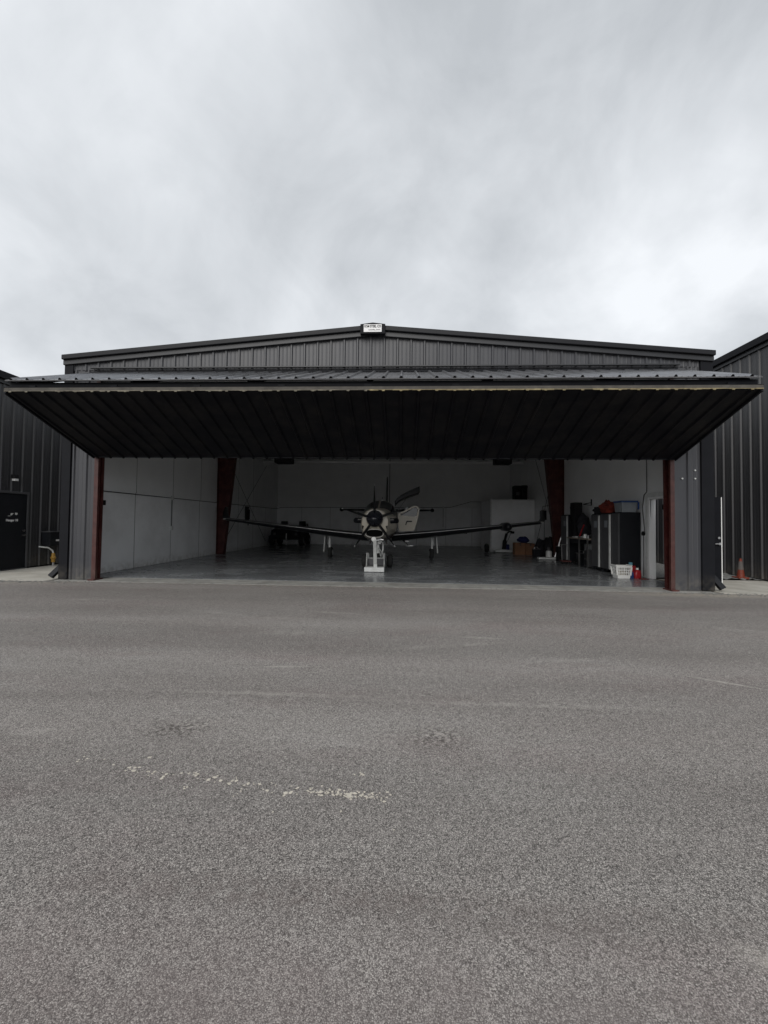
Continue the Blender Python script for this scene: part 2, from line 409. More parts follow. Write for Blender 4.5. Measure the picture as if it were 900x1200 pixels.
# ------------------------------------------------------------------ numbers of the place
FY = 9.0                     # front wall plane
XL, XR = -7.92, 6.71         # outside faces of the hangar
XM = -.70                    # ridge
DL, DR = -7.18, 5.93         # door opening
BY = 24.9                    # back wall
EZ, RZ = 5.14, 5.78          # eave, ridge
def rz(x): return RZ - (RZ - EZ) * abs(x - XM) / (XR - XM)

# ------------------------------------------------------------------ ground
g = MB(); g.add([(-900, -600, 0), (900, -600, 0), (900, 1200, 0), (-900, 1200, 0)], [(0, 1, 2, 3)])
tag(g.build('ground', mat('dry_ground', (.13, .12, .095), .95, var=.3, vscale=.6, bump=.4, bscale=20), fixn=False), 'dry open ground around the hangars', kind='structure')
g = MB(); g.add([(-60, -60, .004), (60, -60, .004), (60, 8.86, .004), (-60, 8.86, .004)], [(0, 1, 2, 3)])
tag(g.build('asphalt_apron', 'asphalt', fixn=False), 'worn grey asphalt ramp in front of the hangar', kind='structure')
tag(MB().box(-7.95, 6.66, 8.8, 9.42, -.2, .012).build('concrete_threshold', 'thresh'), 'narrow concrete strip along the door opening', kind='structure')
tag(MB().box(XL + .13, XR - .13, 9.42, BY, -.2, .018).build('hangar_floor', 'floor'), 'polished grey sealed concrete floor inside the hangar', kind='structure')
tag(MB().box(-10.6, -8.06, 8.72, 25.2, -.2, .014).build('alley_pavement', 'conc'), 'pale concrete pad in the left alley', kind='structure')
tag(MB().box(6.76, 9.4, 8.74, 10.9, -.2, .014).build('alley_pavement', 'conc'), 'pale concrete pad in the right alley', kind='structure')
g = MB()
nx, ny = 40, 80
vs = []; fs = []
for j in range(ny + 1):
    for i in range(nx + 1):
        x = 6.78 + (9.42 - 6.78) * i / nx; y = 10.92 + 14.0 * j / ny
        vs.append((x, y, .02 + .05 * noise.noise(Vector((x * 9, y * 9, 0))) + .02))
for j in range(ny):
    for i in range(nx): k = j * (nx + 1) + i; fs.append((k, k + 1, k + nx + 2, k + nx + 1))
g.add(vs, fs)
tag(g.build('gravel_strip', 'gravel', fixn=False), 'grey gravel bed in the right alley', kind='structure')

g = MB(); rr = random.Random(11)
for k in range(900):
    if rr.random() < .6: x = rr.uniform(-9.5, 9.0); y = 8.86 - abs(rr.gauss(0, .07))
    elif rr.random() < .5: x = rr.gauss(6.9, .7); y = 8.78 - abs(rr.gauss(0, .12))
    else: x = rr.gauss(-8.4, .6); y = 8.72 - abs(rr.gauss(0, .12))
    s_ = rr.uniform(.006, .018)
    poly = [(x + s_ * rr.uniform(.6, 1.2) * math.cos(PI * 2 * i / 5), y + s_ * rr.uniform(.6, 1.2) * math.sin(PI * 2 * i / 5), .004) for i in range(5)]
    g.prism(poly, (rr.uniform(-.003, .003), 0, s_ * .7))
tag(g.build('grit', 'gravel', fixn=False), 'loose grit gathered along the edge of the asphalt', kind='stuff')

# paint chips on the asphalt
g = MB(); rr = random.Random(3); zc_ = .0045
pts = [(-1.88, 2.32, 3, .02), (-1.5, 2.235, 9, .05), (-1.38, 2.225, 7, .05), (-1.27, 2.21, 8, .04), (-1.15, 2.24, 9, .03), (-1.03, 2.20, 9, .05), (-.92, 2.17, 12, .045), (-.77, 2.17, 8, .05),
       (-.66, 2.13, 5, .05), (-.55, 2.1, 4, .05), (-.46, 2.13, 13, .035), (-.40, 2.12, 13, .035), (-.33, 2.115, 16, .035), (-.27, 2.11, 16, .04), (-.2, 2.105, 18, .04), (-.13, 2.10, 14, .035), (-.09, 2.1, 8, .03),
       (-1.14, 2.11, 4, .012), (-.84, 2.09, 4, .012), (-.23, 2.28, 6, .03), (-.7, 2.1, 3, .08), (-1.6, 2.3, 3, .12), (-.5, 1.9, 3, .3), (-1.88, 2.29, 2, .012)]
for cx, cy, n, sp in pts:
    for k in range(n):
        x = rr.gauss(cx, sp); y = rr.gauss(cy, .016 if sp < .08 else sp * .4); s = rr.uniform(.002, .008) * (1.0 if rr.random() < .85 else 1.6)
        m = rr.randint(5, 7); ph = rr.uniform(0, 6)
        poly = [(x + 1.25 * s * rr.uniform(.5, 1.25) * math.cos(ph + 2 * PI * i / m), y + s * rr.uniform(.5, 1.25) * math.sin(ph + 2 * PI * i / m), zc_) for i in range(m)]; zc_ += .000004
        g.prism(poly, (0, 0, .002))
tag(g.build('paint_chips', 'fleck', fixn=False), 'line of cream paint chips flaking on the asphalt', kind='stuff')

# ------------------------------------------------------------------ hangar
H = thing('hangar', (XM, FY, 0), 'charcoal ribbed metal hangar with its wide black door folded up and the aircraft inside', 'hangar')
# front gable above the door
w = XR - XL
gb = ribbed(MB(), (XL, FY, 0), (1, 0, 0), (0, -1, 0), w, lambda t: 4.9, lambda t: rz(XL + t) - .02, (0, 0, 1), phase=.16, rh=.03, minor=.006)
gb.prism([(XL, FY + .03, 4.9), (XR, FY + .03, 4.9), (XR, FY + .03, rz(XR) - .02), (XM, FY + .03, RZ - .02), (XL, FY + .03, rz(XL) - .02)], (0, .1, 0))
gb.build('front_wall', 'clad', H, fixn=False)
# jamb walls either side of the door
for a, b, ph, nm in ((XL + .18, DL, .06, 'jamb_wall'), (DR, XR - .23, .29, 'jamb_wall')):
    j = ribbed(MB(), (a, FY, 0), (1, 0, 0), (0, -1, 0), b - a, .02, 4.92, (0, 0, 1), pitch=.3048, phase=ph, minor=.005)
    j.box(a, b, FY + .01, FY + .13, .02, 4.92)
    jw = j.build(nm, 'clad', H, fixn=False)
# screw plugs on right jamb
for (x, z) in ((6.09, 2.45), (6.36, 2.63), (6.36, 2.45)):
    MB().cyl((x, FY - .03, z), (x, FY + .01, z), .017, n=10).build('plug', 'white_metal', H)
# corner trims
for a, b in ((XL - .03, XL + .18), (XR - .23, XR + .03)):
    MB().box(a, b, FY - .045, FY + .12, .03, rz(b if a < 0 else a) - .06).build('corner_trim', 'trim', H, .006)
# side walls (outer, inner) and back
def side(x, sgn, y0, y1, z0, z1, phase):
    return ribbed(MB(), (x, y0, 0), (0, 1, 0), (sgn, 0, 0), y1 - y0, z0, z1, (0, 0, 1), phase=phase)
s = side(XL, -1, FY + .12, BY + .1, 0, EZ - .04, .1); s.build('side_wall', 'clad', H, fixn=False)
s = MB()
DY0, DY1, DZ = 10.08, 10.98, 2.12       # side door
ribbed(s, (XR, FY + .12, 0), (0, 1, 0), (1, 0, 0), DY0 - FY - .16, 0, EZ - .04, (0, 0, 1), phase=.2)
ribbed(s, (XR, DY1 + .04, 0), (0, 1, 0), (1, 0, 0), BY + .1 - DY1 - .04, 0, EZ - .04, (0, 0, 1), phase=.2)
ribbed(s, (XR, DY0 - .04, 0), (0, 1, 0), (1, 0, 0), DY1 - DY0 + .08, DZ + .04, EZ - .04, (0, 0, 1), phase=.2)
s.build('side_wall', 'clad', H, fixn=False)
MB().box(XL, XR, BY + .1, BY + .16, 0, EZ).prism([(XL, BY + .1, EZ), (XR, BY + .1, EZ), (XM, BY + .1, RZ)], (0, .06, 0)).build('rear_wall', 'clad', H)
# liners
IL, IR = XL + .05, XR - .10
MB().box(IL - .02, IL, FY + .14, BY, 0, 2.2).build('wall_liner', 'liner', H)
MB().box(IL - .03, IL - .01, FY + .14, BY, 2.2, EZ).build('insulation', 'insul', H)
MB().box(IR, IR + .02, FY + .14, DY0, 0, 2.2).box(IR, IR + .02, DY1, BY, 0, 2.2).box(IR, IR + .02, DY0, DY1, DZ, 2.2).build('wall_liner', 'liner', H)
MB().box(IR + .01, IR + .03, FY + .14, BY, 2.2, EZ).build('insulation', 'insul', H)
MB().box(IL, IR, BY - .02, BY, 0, 2.36).build('wall_liner', 'liner', H)
MB().box(IL, IR, BY - .01, BY + .01, 2.36, EZ + .5).build('insulation', 'insul', H)
# seams on liners
for y in (11.45, 13.3, 15.2, 18.9, 20.8, 22.7): box('seam_trim', 'seam', H, IL, IL + .006, y - .009, y + .009, 0, 2.2)
for y in (11.5, 13.4, 15.3, 18.9, 20.8): box('seam_trim', 'seam', H, IL - .01, IL + .002, y - .006, y + .006, 2.2, EZ)
for x in (-6.3, -4.5, -2.7, -.77, .9, 2.7, 4.3): box('seam_trim', 'seam', H, x - .008, x + .008, BY - .026, BY - .02, 0, 2.36)
# conduits
MB().tube([(IL + .03, FY + .5, 2.16), (IL + .03, 24.6, 2.2), (IL + .3, BY - .05, 2.3), (2.5, BY - .05, 2.38), (3.0, BY - .05, 2.4), (4.2, BY - .05, 2.75), (IR - .05, BY - .05, 2.75)], .014, 6).build('conduit', 'conduit', H)
MB().cyl((-.79, BY - .05, 2.38), (-.79, BY - .05, 5.4), .018, n=6).build('conduit', 'conduit', H)
MB().cyl((2.53, BY - .05, 1.25), (2.53, BY - .05, 2.38), .012, n=6).build('conduit', 'conduit', H)
box('outlet_box', 'white_metal', H, 2.48, 2.58, BY - .09, BY - .03, 1.18, 1.3)
box('outlet_box', 'white_metal', H, 2.48, 2.58, BY - .09, BY - .03, 2.33, 2.45)
MB().cyl((IL + .03, 13.3, 1.2), (IL + .03, 13.3, 2.18), .012, n=6).build('conduit', 'conduit', H)
box('outlet_box', 'white_metal', H, IL, IL + .06, 13.25, 13.35, 1.08, 1.22)
box('outlet_box', 'white_metal', H, IL, IL + .06, 13.25, 13.35, 2.1, 2.24)
# frames: tapered red columns and rafters
for y in (16.75,):
    for xo, sg in ((IL + .01, 1), (IR - .01, -1)):
        c = MB()
        c.prism([(xo, y - .006, 0), (xo + sg * .30, y - .006, 0), (xo + sg * .78, y - .006, 4.75), (xo, y - .006, 4.9)], (0, .012, 0))
        c.prism([(xo, y - .12, 0), (xo + sg * .012, y - .12, 0), (xo + sg * .012, y - .12, 4.9), (xo, y - .12, 4.9)], (0, .24, 0))
        c.prism([(xo + sg * .30, y - .12, 0), (xo + sg * .315, y - .12, 0), (xo + sg * .795, y - .12, 4.75), (xo + sg * .78, y - .12, 4.75)], (0, .24, 0))
        c.build('frame_column', 'red', H, fixn=False)
    MB().prism([(IL + .7, y - .1, 4.5), (XM, y - .1, 5.3), (IR - .7, y - .1, 4.5), (IR - .7, y - .1, 4.85), (XM, y - .1, 5.62), (IL + .7, y - .1, 4.85)], (0, .2, 0)).build('rafter', 'red', H)
for xo, sg in ((-7.35, 1), (6.04, -1)):      # slim columns at the door
    c = MB()
    c.prism([(xo, 9.3, .0), (xo + sg * .08, 9.3, 0), (xo + sg * .12, 9.3, 4.6), (xo, 9.3, 4.6)], (0, .09, 0))
    c.build('frame_column', 'red', H)
for x0, x1 in ((DL, DL + .10), (DR - .09, DR)):
    MB().box(x0, x1, FY - .02, FY + .05, .0, 4.85).build('door_jamb', 'red_post', H, .008)
MB().box(DL - .02, DL + .13, FY - .1, FY + .2, .012, .035).build('base_plate', 'red', H)
MB().box(DR - .13, DR + .03, FY - .1, FY + .2, .012, .035).build('base_plate', 'red', H)
box('sensor_box', 'black', H, -7.43, -7.32, 9.47, 9.57, 1.77, 1.89, bevel=.006)
box('sensor_box', 'black', H, 6.02, 6.15, 9.47, 9.57, 1.79, 1.91, bevel=.006)
# wall girts and cross bracing rods
MB().tube([(IL + .06, 17.0, .3), (IL + .06, 22.6, 4.6)], .010, 6).tube([(IL + .06, 17.0, 4.6), (IL + .06, 22.6, .3)], .010, 6).build('brace_rod', 'conduit', H)
MB().tube([(IR - .06, 17.0, .3), (IR - .06, 20.0, 4.6)], .010, 6).tube([(IR - .06, 17.0, 4.6), (IR - .06, 20.0, .3)], .010, 6).build('brace_rod', 'conduit', H)
MB().box(IL + .1, IR - .1, 21.9, 22.1, 4.66, 4.78).build('ceiling_beam', 'insul', H)
# roof
for sg in (-1, 1):
    xe = XL - .04 if sg < 0 else XR + .03
    r = MB()
    r.prism([(xe, FY - .08, rz(xe)), (XM, FY - .08, RZ), (XM, FY - .08, RZ + .08), (xe, FY - .08, rz(xe) + .08)], (0, BY - FY + .3, 0))
    r.build('roof', 'clad', H)
    MB().prism([(xe + .12 * -sg, FY + .15, rz(xe) - .06), (XM, FY + .15, RZ - .06), (XM, FY + .15, RZ - .04), (xe + .12 * -sg, FY + .15, rz(xe) - .04)], (0, BY - FY - .2, 0)).build('roof_insulation', 'insul', H)
    # rake trims: a deep lower band and a prouder cap
    e = .11
    MB().prism([(xe, FY - .08, rz(xe) - .13), (XM, FY - .08, RZ - .13), (XM, FY - .08, RZ - .02), (xe, FY - .08, rz(xe) - .02)], (0, .04, 0)).build('rake_trim', 'trim_grey', H, .006)
    MB().prism([(xe, FY - .14, rz(xe) - .02), (XM, FY - .14, RZ - .02), (XM, FY - .14, RZ + .09), (xe, FY - .14, rz(xe) + .09)], (0, .13, 0)).build('rake_cap', 'rake', H, .012)
    MB().box(xe, xe + sg * .06, FY + .2, BY + .2, EZ - .08, EZ + .08).build('gutter', 'trim', H, .01)
MB().prism([(XM - .28, FY - .18, RZ - .14), (XM + .28, FY - .18, RZ - .14), (XM + .28, FY - .18, RZ + .08), (XM, FY - .18, RZ + .115), (XM - .28, FY - .18, RZ + .08)], (0, .15, 0)).build('peak_box', 'trim', H, .008)
# header flashing
MB().box(-7.30, 6.02, FY - .09, FY - .036, 4.93, 4.96).build('header_flashing', 'trim_grey', H, .004)
MB().box(-7.25, 5.95, FY - .12, FY - .036, 4.80, 4.845).build('header_trim', 'trim', H, .004)
# downspouts
for xs, sg in ((XL + .02 - .05, -1), (XR + .04, 1)):
    d = MB().box(xs - .05, xs + .05, FY + .13, FY + .24, .36, EZ)
    d.build('downspout', 'trim', H, .008)
    e0 = Vector((xs, FY + .14, .38)); e1 = Vector((xs + sg * (.20 if sg < 0 else .17), FY - .02, .07))
    MB().bar(e0 - (e1 - e0) * .08, e1, .11, .10, up=(0, 1, 0)).build('downspout_elbow', 'dark_metal', H, .008)
# side door frame (white) and open leaf
f = MB().box(IR - .03, XR + .04, DY1, DY1 + .07, 0, DZ + .05).box(IR - .03, XR + .04, DY0 - .07, DY0, 0, DZ + .05).box(IR - .03, XR + .04, DY0, DY1, DZ, DZ + .05)
f.build('door_frame', 'white', H, .004)
MB().box(IR - .035, IR - .012, DY1 + .07, DY1 + .16, 0, DZ + .16).box(IR - .035, IR - .012, DY0 - .3, DY1 + .07, DZ + .05, DZ + .16).build('door_casing', 'white_metal', H, .004)
la = R(-5); lc = Vector((XR + .06, DY0 - .02, 0)); ld = Vector((math.cos(la), math.sin(la), 0)); ln_ = Vector((ld.y, -ld.x, 0))
lf = MB().bar(lc + Vector((0, 0, 1.075)), lc + ld * .885 + Vector((0, 0, 1.075)), .045, 2.09).build('side_door', 'black_paint', H, .003)
tag(lf, 'black side door standing open into the right alley')
MB().bar(lc + ld * .885 + Vector((0, 0, 1.075)), lc + ld * .90 + Vector((0, 0, 1.075)), .044, 2.085).bar(lc + ld * .90 - ln_ * .01 + Vector((0, 0, 1.075)), lc + ld * .912 - ln_ * .01 + Vector((0, 0, 1.075)), .04, 2.085).build('edge_strip', 'white_plastic', lf)
hp = lc + ld * .82 + ln_ * .025
hn = MB().cyl(hp + Vector((0, 0, 1.0)), hp + ln_ * .06 + Vector((0, 0, 1.0)), .03, n=12).bar(hp + ln_ * .06 + ld * .01 + Vector((0, 0, 1.0)), hp + ln_ * .06 - ld * .11 + Vector((0, 0, 1.0)), .02)
hn.build('handle', 'steel', lf)
MB().cyl(hp + Vector((0, 0, 1.14)), hp + ln_ * .03 + Vector((0, 0, 1.14)), .028, n=12).build('deadbolt', 'steel', lf)

# --- folded door
LX0, LX1 = -7.17, 5.93
LY = 6.82
door = MB().cyl((LX0 + .6, LY + .1, 3.785), (LX1 - .6, LY + .1, 3.785), .014, n=8).build('bifold_door', 'trim', H)
for i in range(9):
    x = LX0 + .45 + i * (LX1 - LX0 - .9) / 8
    MB().box(x - .06, x + .06, LY + .07, LY + .17, 3.755, 3.83).build('hinge', 'black_paint', door)
tag(door, 'black ribbed two panel door folded up and out over the opening')
# upper panel: from header to lip
P0 = Vector((LX0, FY - .12, 4.79)); P1 = Vector((LX0, LY, 3.905))
vd = (P1 - P0); Lu = vd.length; vd.normalize()
nu_ = Vector((0, vd.z, -vd.y)); nu_ = nu_ if nu_.z > 0 else -nu_
up = ribbed(MB(), P0, (1, 0, 0), nu_, LX1 - LX0, 0, Lu, vd, phase=.12, rh=.034, minor=.004, thick=.02)
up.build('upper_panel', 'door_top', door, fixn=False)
q = MB().bar((LX0, LY + .13, 3.85), (LX1, LY + .13, 3.85), .07, .08)
q.build('lip_tube', 'black_paint', door, .005)
for i in range(7):
    x = LX0 + .08 + i * (LX1 - LX0 - .16) / 6
    a = P0 - nu_ * .065; b_ = P1 - nu_ * .065
    MB().bar((x, a.y, a.z), (x, b_.y + .16, b_.z + .06), .05, .07).build('panel_frame', 'trim', door)
q = MB(); q.bar((LX0, (P0.y + P1.y) / 2, (P0.z + P1.z) / 2 - .07), (LX1, (P0.y + P1.y) / 2, (P0.z + P1.z) / 2 - .07), .05, .06)
q.build('panel_frame', 'trim', door)
# lower panel
Q0 = Vector((LX0, FY - .06, 2.86)); Q1 = Vector((LX0, LY, 3.69))
vq = (Q1 - Q0); Lq = vq.length; vq.normalize()
nq = Vector((0, vq.z, -vq.y)); nq = nq if nq.z < 0 else -nq
lo = ribbed(MB(), Q0, (1, 0, 0), nq, LX1 - LX0, 0, Lq, vq, phase=.12, rh=.034, minor=0, thick=.02)
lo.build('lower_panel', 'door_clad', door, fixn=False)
MB().box(LX0, LX1, LY - .008, LY + .05, 3.70, 3.768).build('lip_strip', 'lip', door, .004)
MB().box(LX0, LX1, LY - .012, LY - .008, 3.762, 3.772).build('lip_bead', 'black_paint', door)
# ragged foam along the lower lip
rr = random.Random(5)
for xa, xb, mt_, dn in ((LX0, -.6, 'foam_dull', .45), (-.6, LX1, 'foam', .8)):
    fm = MB().box(xa, xb, LY - .010, LY - .002, 3.697, 3.706); x = xa + .02
    while x < xb - .1:
        L_ = rr.uniform(.05, .28)
        if rr.random() < dn: fm.box(x, min(x + L_, xb), LY - .014, LY, 3.70 - rr.uniform(.004, .016), 3.709)
        x += L_ + rr.uniform(.0, .08)
    k = 0
    while LX0 + .12 + k * .3048 < xb:
        x = LX0 + .12 + k * .3048; k += 1
        if x > xa: fm.prism([(x - .035, LY - .016, 3.703), (x + .035, LY - .016, 3.703), (x + .018, LY - .016, 3.676), (x - .018, LY - .016, 3.676)], (0, .012, 0))
    fm.build('foam_strip', mt_, door, fixn=False)

MB().bar((LX0, FY - .07, 2.875), (LX1, FY - .07, 2.875), .05, .05).build('bottom_rail', 'dark_metal', door, .004)
for i in range(7):
    x = LX0 + .08 + i * (LX1 - LX0 - .16) / 6
    MB().bar((x, Q0.y, Q0.z + .05), (x, Q1.y + .1, Q1.z + .0), .05, .06).build('panel_frame', 'trim', door)
for x in (LX0 + .02, LX1 - .02):
    MB().bar((x, Q0.y, Q0.z), (x, Q1.y, Q1.z), .03, .07).build('end_trim', 'trim', door)

# sign on the peak
S = thing('ridge_sign', (XM, FY - .19, RZ - .1), 'small white builder sign with black lettering at the roof peak', 'sign')
box('panel', 'white', S, XM - .2, XM + .2, FY - .192, FY - .182, RZ - .105, RZ + .065)
text('lettering', 'R&M STEEL CO', 'black', S, (XM, FY - .1945, RZ + .018), (PI / 2, 0, 0), .078, .001, .72, .002)
text('lettering', 'CALDWELL, IDAHO', 'black', S, (XM + .04, FY - .1945, RZ - .06), (PI / 2, 0, 0), .040, .001, .75)

# heaters under the beam
for i, (x0, x1, lab) in enumerate(((-6.75, -5.85, 'dark unit heater hanging over the buggy corner'), (4.75, 5.6, 'dark unit heater hanging above the white partition room'))):
    t = thing('unit_heater', ((x0 + x1) / 2, 21, 4.5), lab, 'heater', 'unit heaters under the roof')
    box('casing', 'dark_metal', t, x0, x1, 20.7, 21.3, 4.5, 4.86, bevel=.02)
    lv = MB()
    for k in range(6): lv.box(x0 + .06, x1 - .06, 20.68, 20.7, 4.54 + k * .05, 4.56 + k * .05)
    lv.build('louvre', 'grey_metal', t)
    for xx in (x0 + .1, x1 - .1): MB().cyl((xx, 21, 4.86), (xx, 21, 5.2), .01).build('hanger_rod', 'steel', t)

# partition room at back right
T = thing('partition_room', (5.5, 20.2, 0), 'low white boxed-in room in the back right corner of the hangar', 'partition')
box('wall', 'liner', T, 4.42, IR - .03, 20.2, 22.6, .02, 2.60)
box('top_trim', 'white_metal', T, 4.40, IR - .03, 20.18, 22.6, 2.60, 2.64)
box('corner_trim', 'white_metal', T, 4.40, 4.46, 20.185, 20.2, .02, 2.6)
for i, (x0, x1, h, lab) in enumerate(((5.6, 5.93, .70, 'black case with a pale label on the partition room'), (5.97, 6.24, .72, 'narrower black case standing at the right on the partition room'))):
    b_ = thing('storage_case', ((x0 + x1) / 2, 20.4, 2.64), lab, 'case', 'black cases on the partition room')
    box('case', 'black', b_, x0, x1, 20.25, 20.65, 2.64, 2.64 + h, bevel=.02)
    if i == 0: box('label_plate', 'grey_metal', b_, x0 + .08, x1 - .08, 20.243, 20.25, 2.85, 3.02)
    box('lid', 'dark_metal', b_, x0 - .01, x1 + .01, 20.24, 20.66, 2.64 + h - .1, 2.64 + h - .06)
    box('handle', 'dark_metal', b_, (x0 + x1) / 2 - .07, (x0 + x1) / 2 + .07, 20.22, 20.25, 3.1, 3.13)

# ------------------------------------------------------------------ neighbours
def neighbour(name, x, sgn, ez, lab, door):
    B = thing(name, (x + sgn * 7, FY, 0), lab, 'hangar')
    rx = x + sgn * 7.35; fx = x + sgn * 14.7
    # facing wall with ribs, face normal -sgn
    s = MB()
    if door:
        a, b_, z = door
        ribbed(s, (x, FY, 0), (0, 1, 0), (-sgn, 0, 0), a - FY, .03, ez, (0, 0, 1), phase=.2)
        ribbed(s, (x, a, 0), (0, 1, 0), (-sgn, 0, 0), b_ - a, z, ez, (0, 0, 1), phase=(.2 - (a - FY)) % .3048)
        ribbed(s, (x, b_, 0), (0, 1, 0), (-sgn, 0, 0), BY - b_, .03, ez, (0, 0, 1), phase=(.2 - (b_ - FY)) % .3048)
    else:
        ribbed(s, (x, FY, 0), (0, 1, 0), (-sgn, 0, 0), BY - FY, .03, ez, (0, 0, 1), phase=.14)
    s.build('side_wall', 'clad_dark', B, fixn=False)
    MB().prism([(x + sgn * .02, FY, 0), (fx, FY, 0), (fx, FY, ez), (rx, FY, ez + .62), (x + sgn * .02, FY, ez)], (0, BY - FY, 0)).build('wall', 'clad_dark', B)
    s = ribbed(MB(), (min(x, fx), FY - .01, 0), (1, 0, 0), (0, -1, 0), 14.7, .03, lambda t: ez + .62 - .62 * abs(min(x, fx) + t - rx) / 7.35, (0, 0, 1), phase=.1)
    s.build('front_wall', 'clad', B, fixn=False)
    for a, c in ((x - sgn * .08, rx), (fx + sgn * .08, rx)):
        MB().prism([(a, FY - .15, ez), (c, FY - .15, ez + .62), (c, FY - .15, ez + .70), (a, FY - .15, ez + .08)], (0, BY - FY + .3, 0)).build('roof', 'clad', B)
    MB().box(x - sgn * .15, x + sgn * .02, FY - .15, BY + .1, ez - .10, ez + .09).build('gutter', 'trim', B, .012)
    MB().box(x - sgn * .06, x - sgn * .033, FY - .15, BY + .1, ez - .2, ez - .10).build('eave_trim', 'trim_grey', B, .004)
    MB().box(x - sgn * .04, x, FY, door[0] if door else BY, .0, .05).build('base_trim', 'black', B)
    if door: MB().box(x - sgn * .04, x, door[1], BY, .0, .05).build('base_trim', 'black', B)
    return B
NLX, NRX = -10.65, 9.45
NL = neighbour('neighbouring_hangar', NLX, -1, 5.20, 'dark ribbed hangar at the left edge with a black lettered door', (9.93, 10.90, 2.14))
NR = neighbour('neighbouring_hangar', NRX, 1, 6.32, 'taller dark ribbed hangar at the right edge behind the orange cone', None)
# left door
dr = MB().box(NLX - .02, NLX + .02, 9.96, 10.87, .04, 2.10).build('door', 'dark_metal', NL, .004)
MB().box(NLX - .02, NLX + .045, 9.90, 9.96, .02, 2.16).box(NLX - .02, NLX + .045, 10.87, 10.92, .02, 2.16).box(NLX - .02, NLX + .045, 9.96, 10.87, 2.10, 2.16).box(NLX - .02, NLX + .045, 9.96, 10.87, .015, .04).build('frame', 'grey_metal', dr, .004)
MB().cyl((NLX + .02, 10.79, .95), (NLX + .07, 10.79, .95), .03).bar((NLX + .075, 10.80, .95), (NLX + .075, 10.69, .95), .02).cyl((NLX + .02, 10.79, 1.08), (NLX + .05, 10.79, 1.08), .028).build('handle', 'steel', dr)
text('lettering', 'Hangar 10', 'white', dr, (NLX + .0225, 10.45, 1.365), (PI / 2, 0, PI / 2), .085, .001, .95, .003)
lg = MB().prism([(NLX + .0205, 10.40, 1.50), (NLX + .0205, 10.44, 1.50), (NLX + .0205, 10.49, 1.56), (NLX + .0205, 10.41, 1.56)], (.003, 0, 0))
lg.prism([(NLX + .0205, 10.53, 1.53), (NLX + .0205, 10.56, 1.505), (NLX + .0205, 10.60, 1.53), (NLX + .0205, 10.60, 1.57), (NLX + .0205, 10.53, 1.575)], (.003, 0, 0))
lg.box(NLX + .0205, NLX + .0235, 10.33, 10.40, 1.475, 1.49)
lg.build('emblem', 'white_metal', dr, fixn=False)
# wall lamp
wl = thing('wall_lamp', (NLX + .06, 10.42, 2.5), 'small black wall lamp above the lettered door', 'lamp')
MB().box(NLX + .03, NLX + .13, 10.36, 10.50, 2.50, 2.61).build('housing', 'black', wl, .01)
MB().box(NLX + .05, NLX + .14, 10.38, 10.48, 2.44, 2.50).build('lens', 'white_plastic', wl)
# meter box and gas fitting
mb_ = thing('meter_box', (NLX + .1, 11.7, .5), 'dark meter box with a white sticker low on the left neighbouring wall', 'utility box')
box('box', 'dark_metal', mb_, NLX + .035, NLX + .30, 11.35, 12.0, .62, 1.02, bevel=.01)
box('lid', 'grey_metal', mb_, NLX + .03, NLX + .32, 11.33, 12.02, 1.02, 1.045)
box('sticker', 'white', mb_, NLX + .301, NLX + .303, 11.55, 11.85, .75, .80)
gp = thing('gas_pipe', (NLX + .2, 11.55, 0), 'yellow fitting on a silver hose below the dark meter box', 'pipe')
MB().tube([(NLX + .05, 11.25, .60), (NLX + .2, 11.42, .56), (NLX + .25, 11.50, .47), (NLX + .26, 11.52, .38)], .022, 10).build('hose', 'white_metal', gp)
MB().lathe((NLX + .26, 11.52, .12), (0, 0, 1), [(0, .035), (.02, .05), (.10, .05), (.12, .07), (.15, .07), (.17, .05), (.25, .045), (.28, .03)], 14).build('fitting', 'yellow', gp)
MB().cyl((NLX + .26, 11.52, .0), (NLX + .26, 11.52, .13), .03).build('riser', 'steel', gp)

# cone
cn = thing('traffic_cone', (9.05, 11.2, 0), 'faded orange traffic cone against the right neighbouring wall', 'cone')
MB().box(8.96, 9.22, 11.08, 11.34, .014, .07).build('base', 'orange', cn, .008)
MB().lathe((9.09, 11.2, .065), (0, 0, 1), [(0, .09), (.26, .058), (.49, .028), (.495, .015)], 20).build('body', 'orange', cn)
MB().lathe((9.09, 11.2, .065), (0, 0, 1), [(.20, .068), (.42, .040)], 20).build('collar', 'collar', cn)

# ------------------------------------------------------------------ aircraft
AX = -.83
A = thing('aircraft', (AX, 15, 0), 'taupe and dark single propeller aircraft parked nose out with its side doors open', 'aircraft')
SEC = [(12.16, .30, 1.40, .36), (12.22, .40, 1.40, .42), (12.45, .45, 1.39, .46), (12.9, .50, 1.38, .50), (13.5, .55, 1.38, .53), (14.05, .60, 1.36, .57), (14.5, .635, 1.40, .65),
       (14.95, .65, 1.47, .75), (15.6, .66, 1.50, .77), (17.2, .64, 1.52, .75), (18.4, .52, 1.60, .62), (19.6, .36, 1.72, .44), (21.0, .20, 1.84, .27), (22.1, .08, 1.92, .13), (22.35, .02, 1.95, .04)]
def sec(y):
    for a, b in zip(SEC, SEC[1:]):
        if a[0] <= y <= b[0]:
            t = (y - a[0]) / (b[0] - a[0]); return [a[i] + (b[i] - a[i]) * t for i in range(1, 4)]
    return SEC[-1][1:] if y > SEC[-1][0] else SEC[0][1:]
def fp(y, th, off=0.):
    hw, zc, hh = sec(y); hw += off; hh += off
    c, s_ = math.cos(th), math.sin(th)
    e = .80
    # slightly squared oval, narrower on top
    x = hw * math.copysign(abs(c) ** e, c); z = hh * math.copysign(abs(s_) ** e, s_)
    if z > 0: x *= 1 - .08 * (z / hh) ** 2
    return Vector((AX + x, y, zc + z))
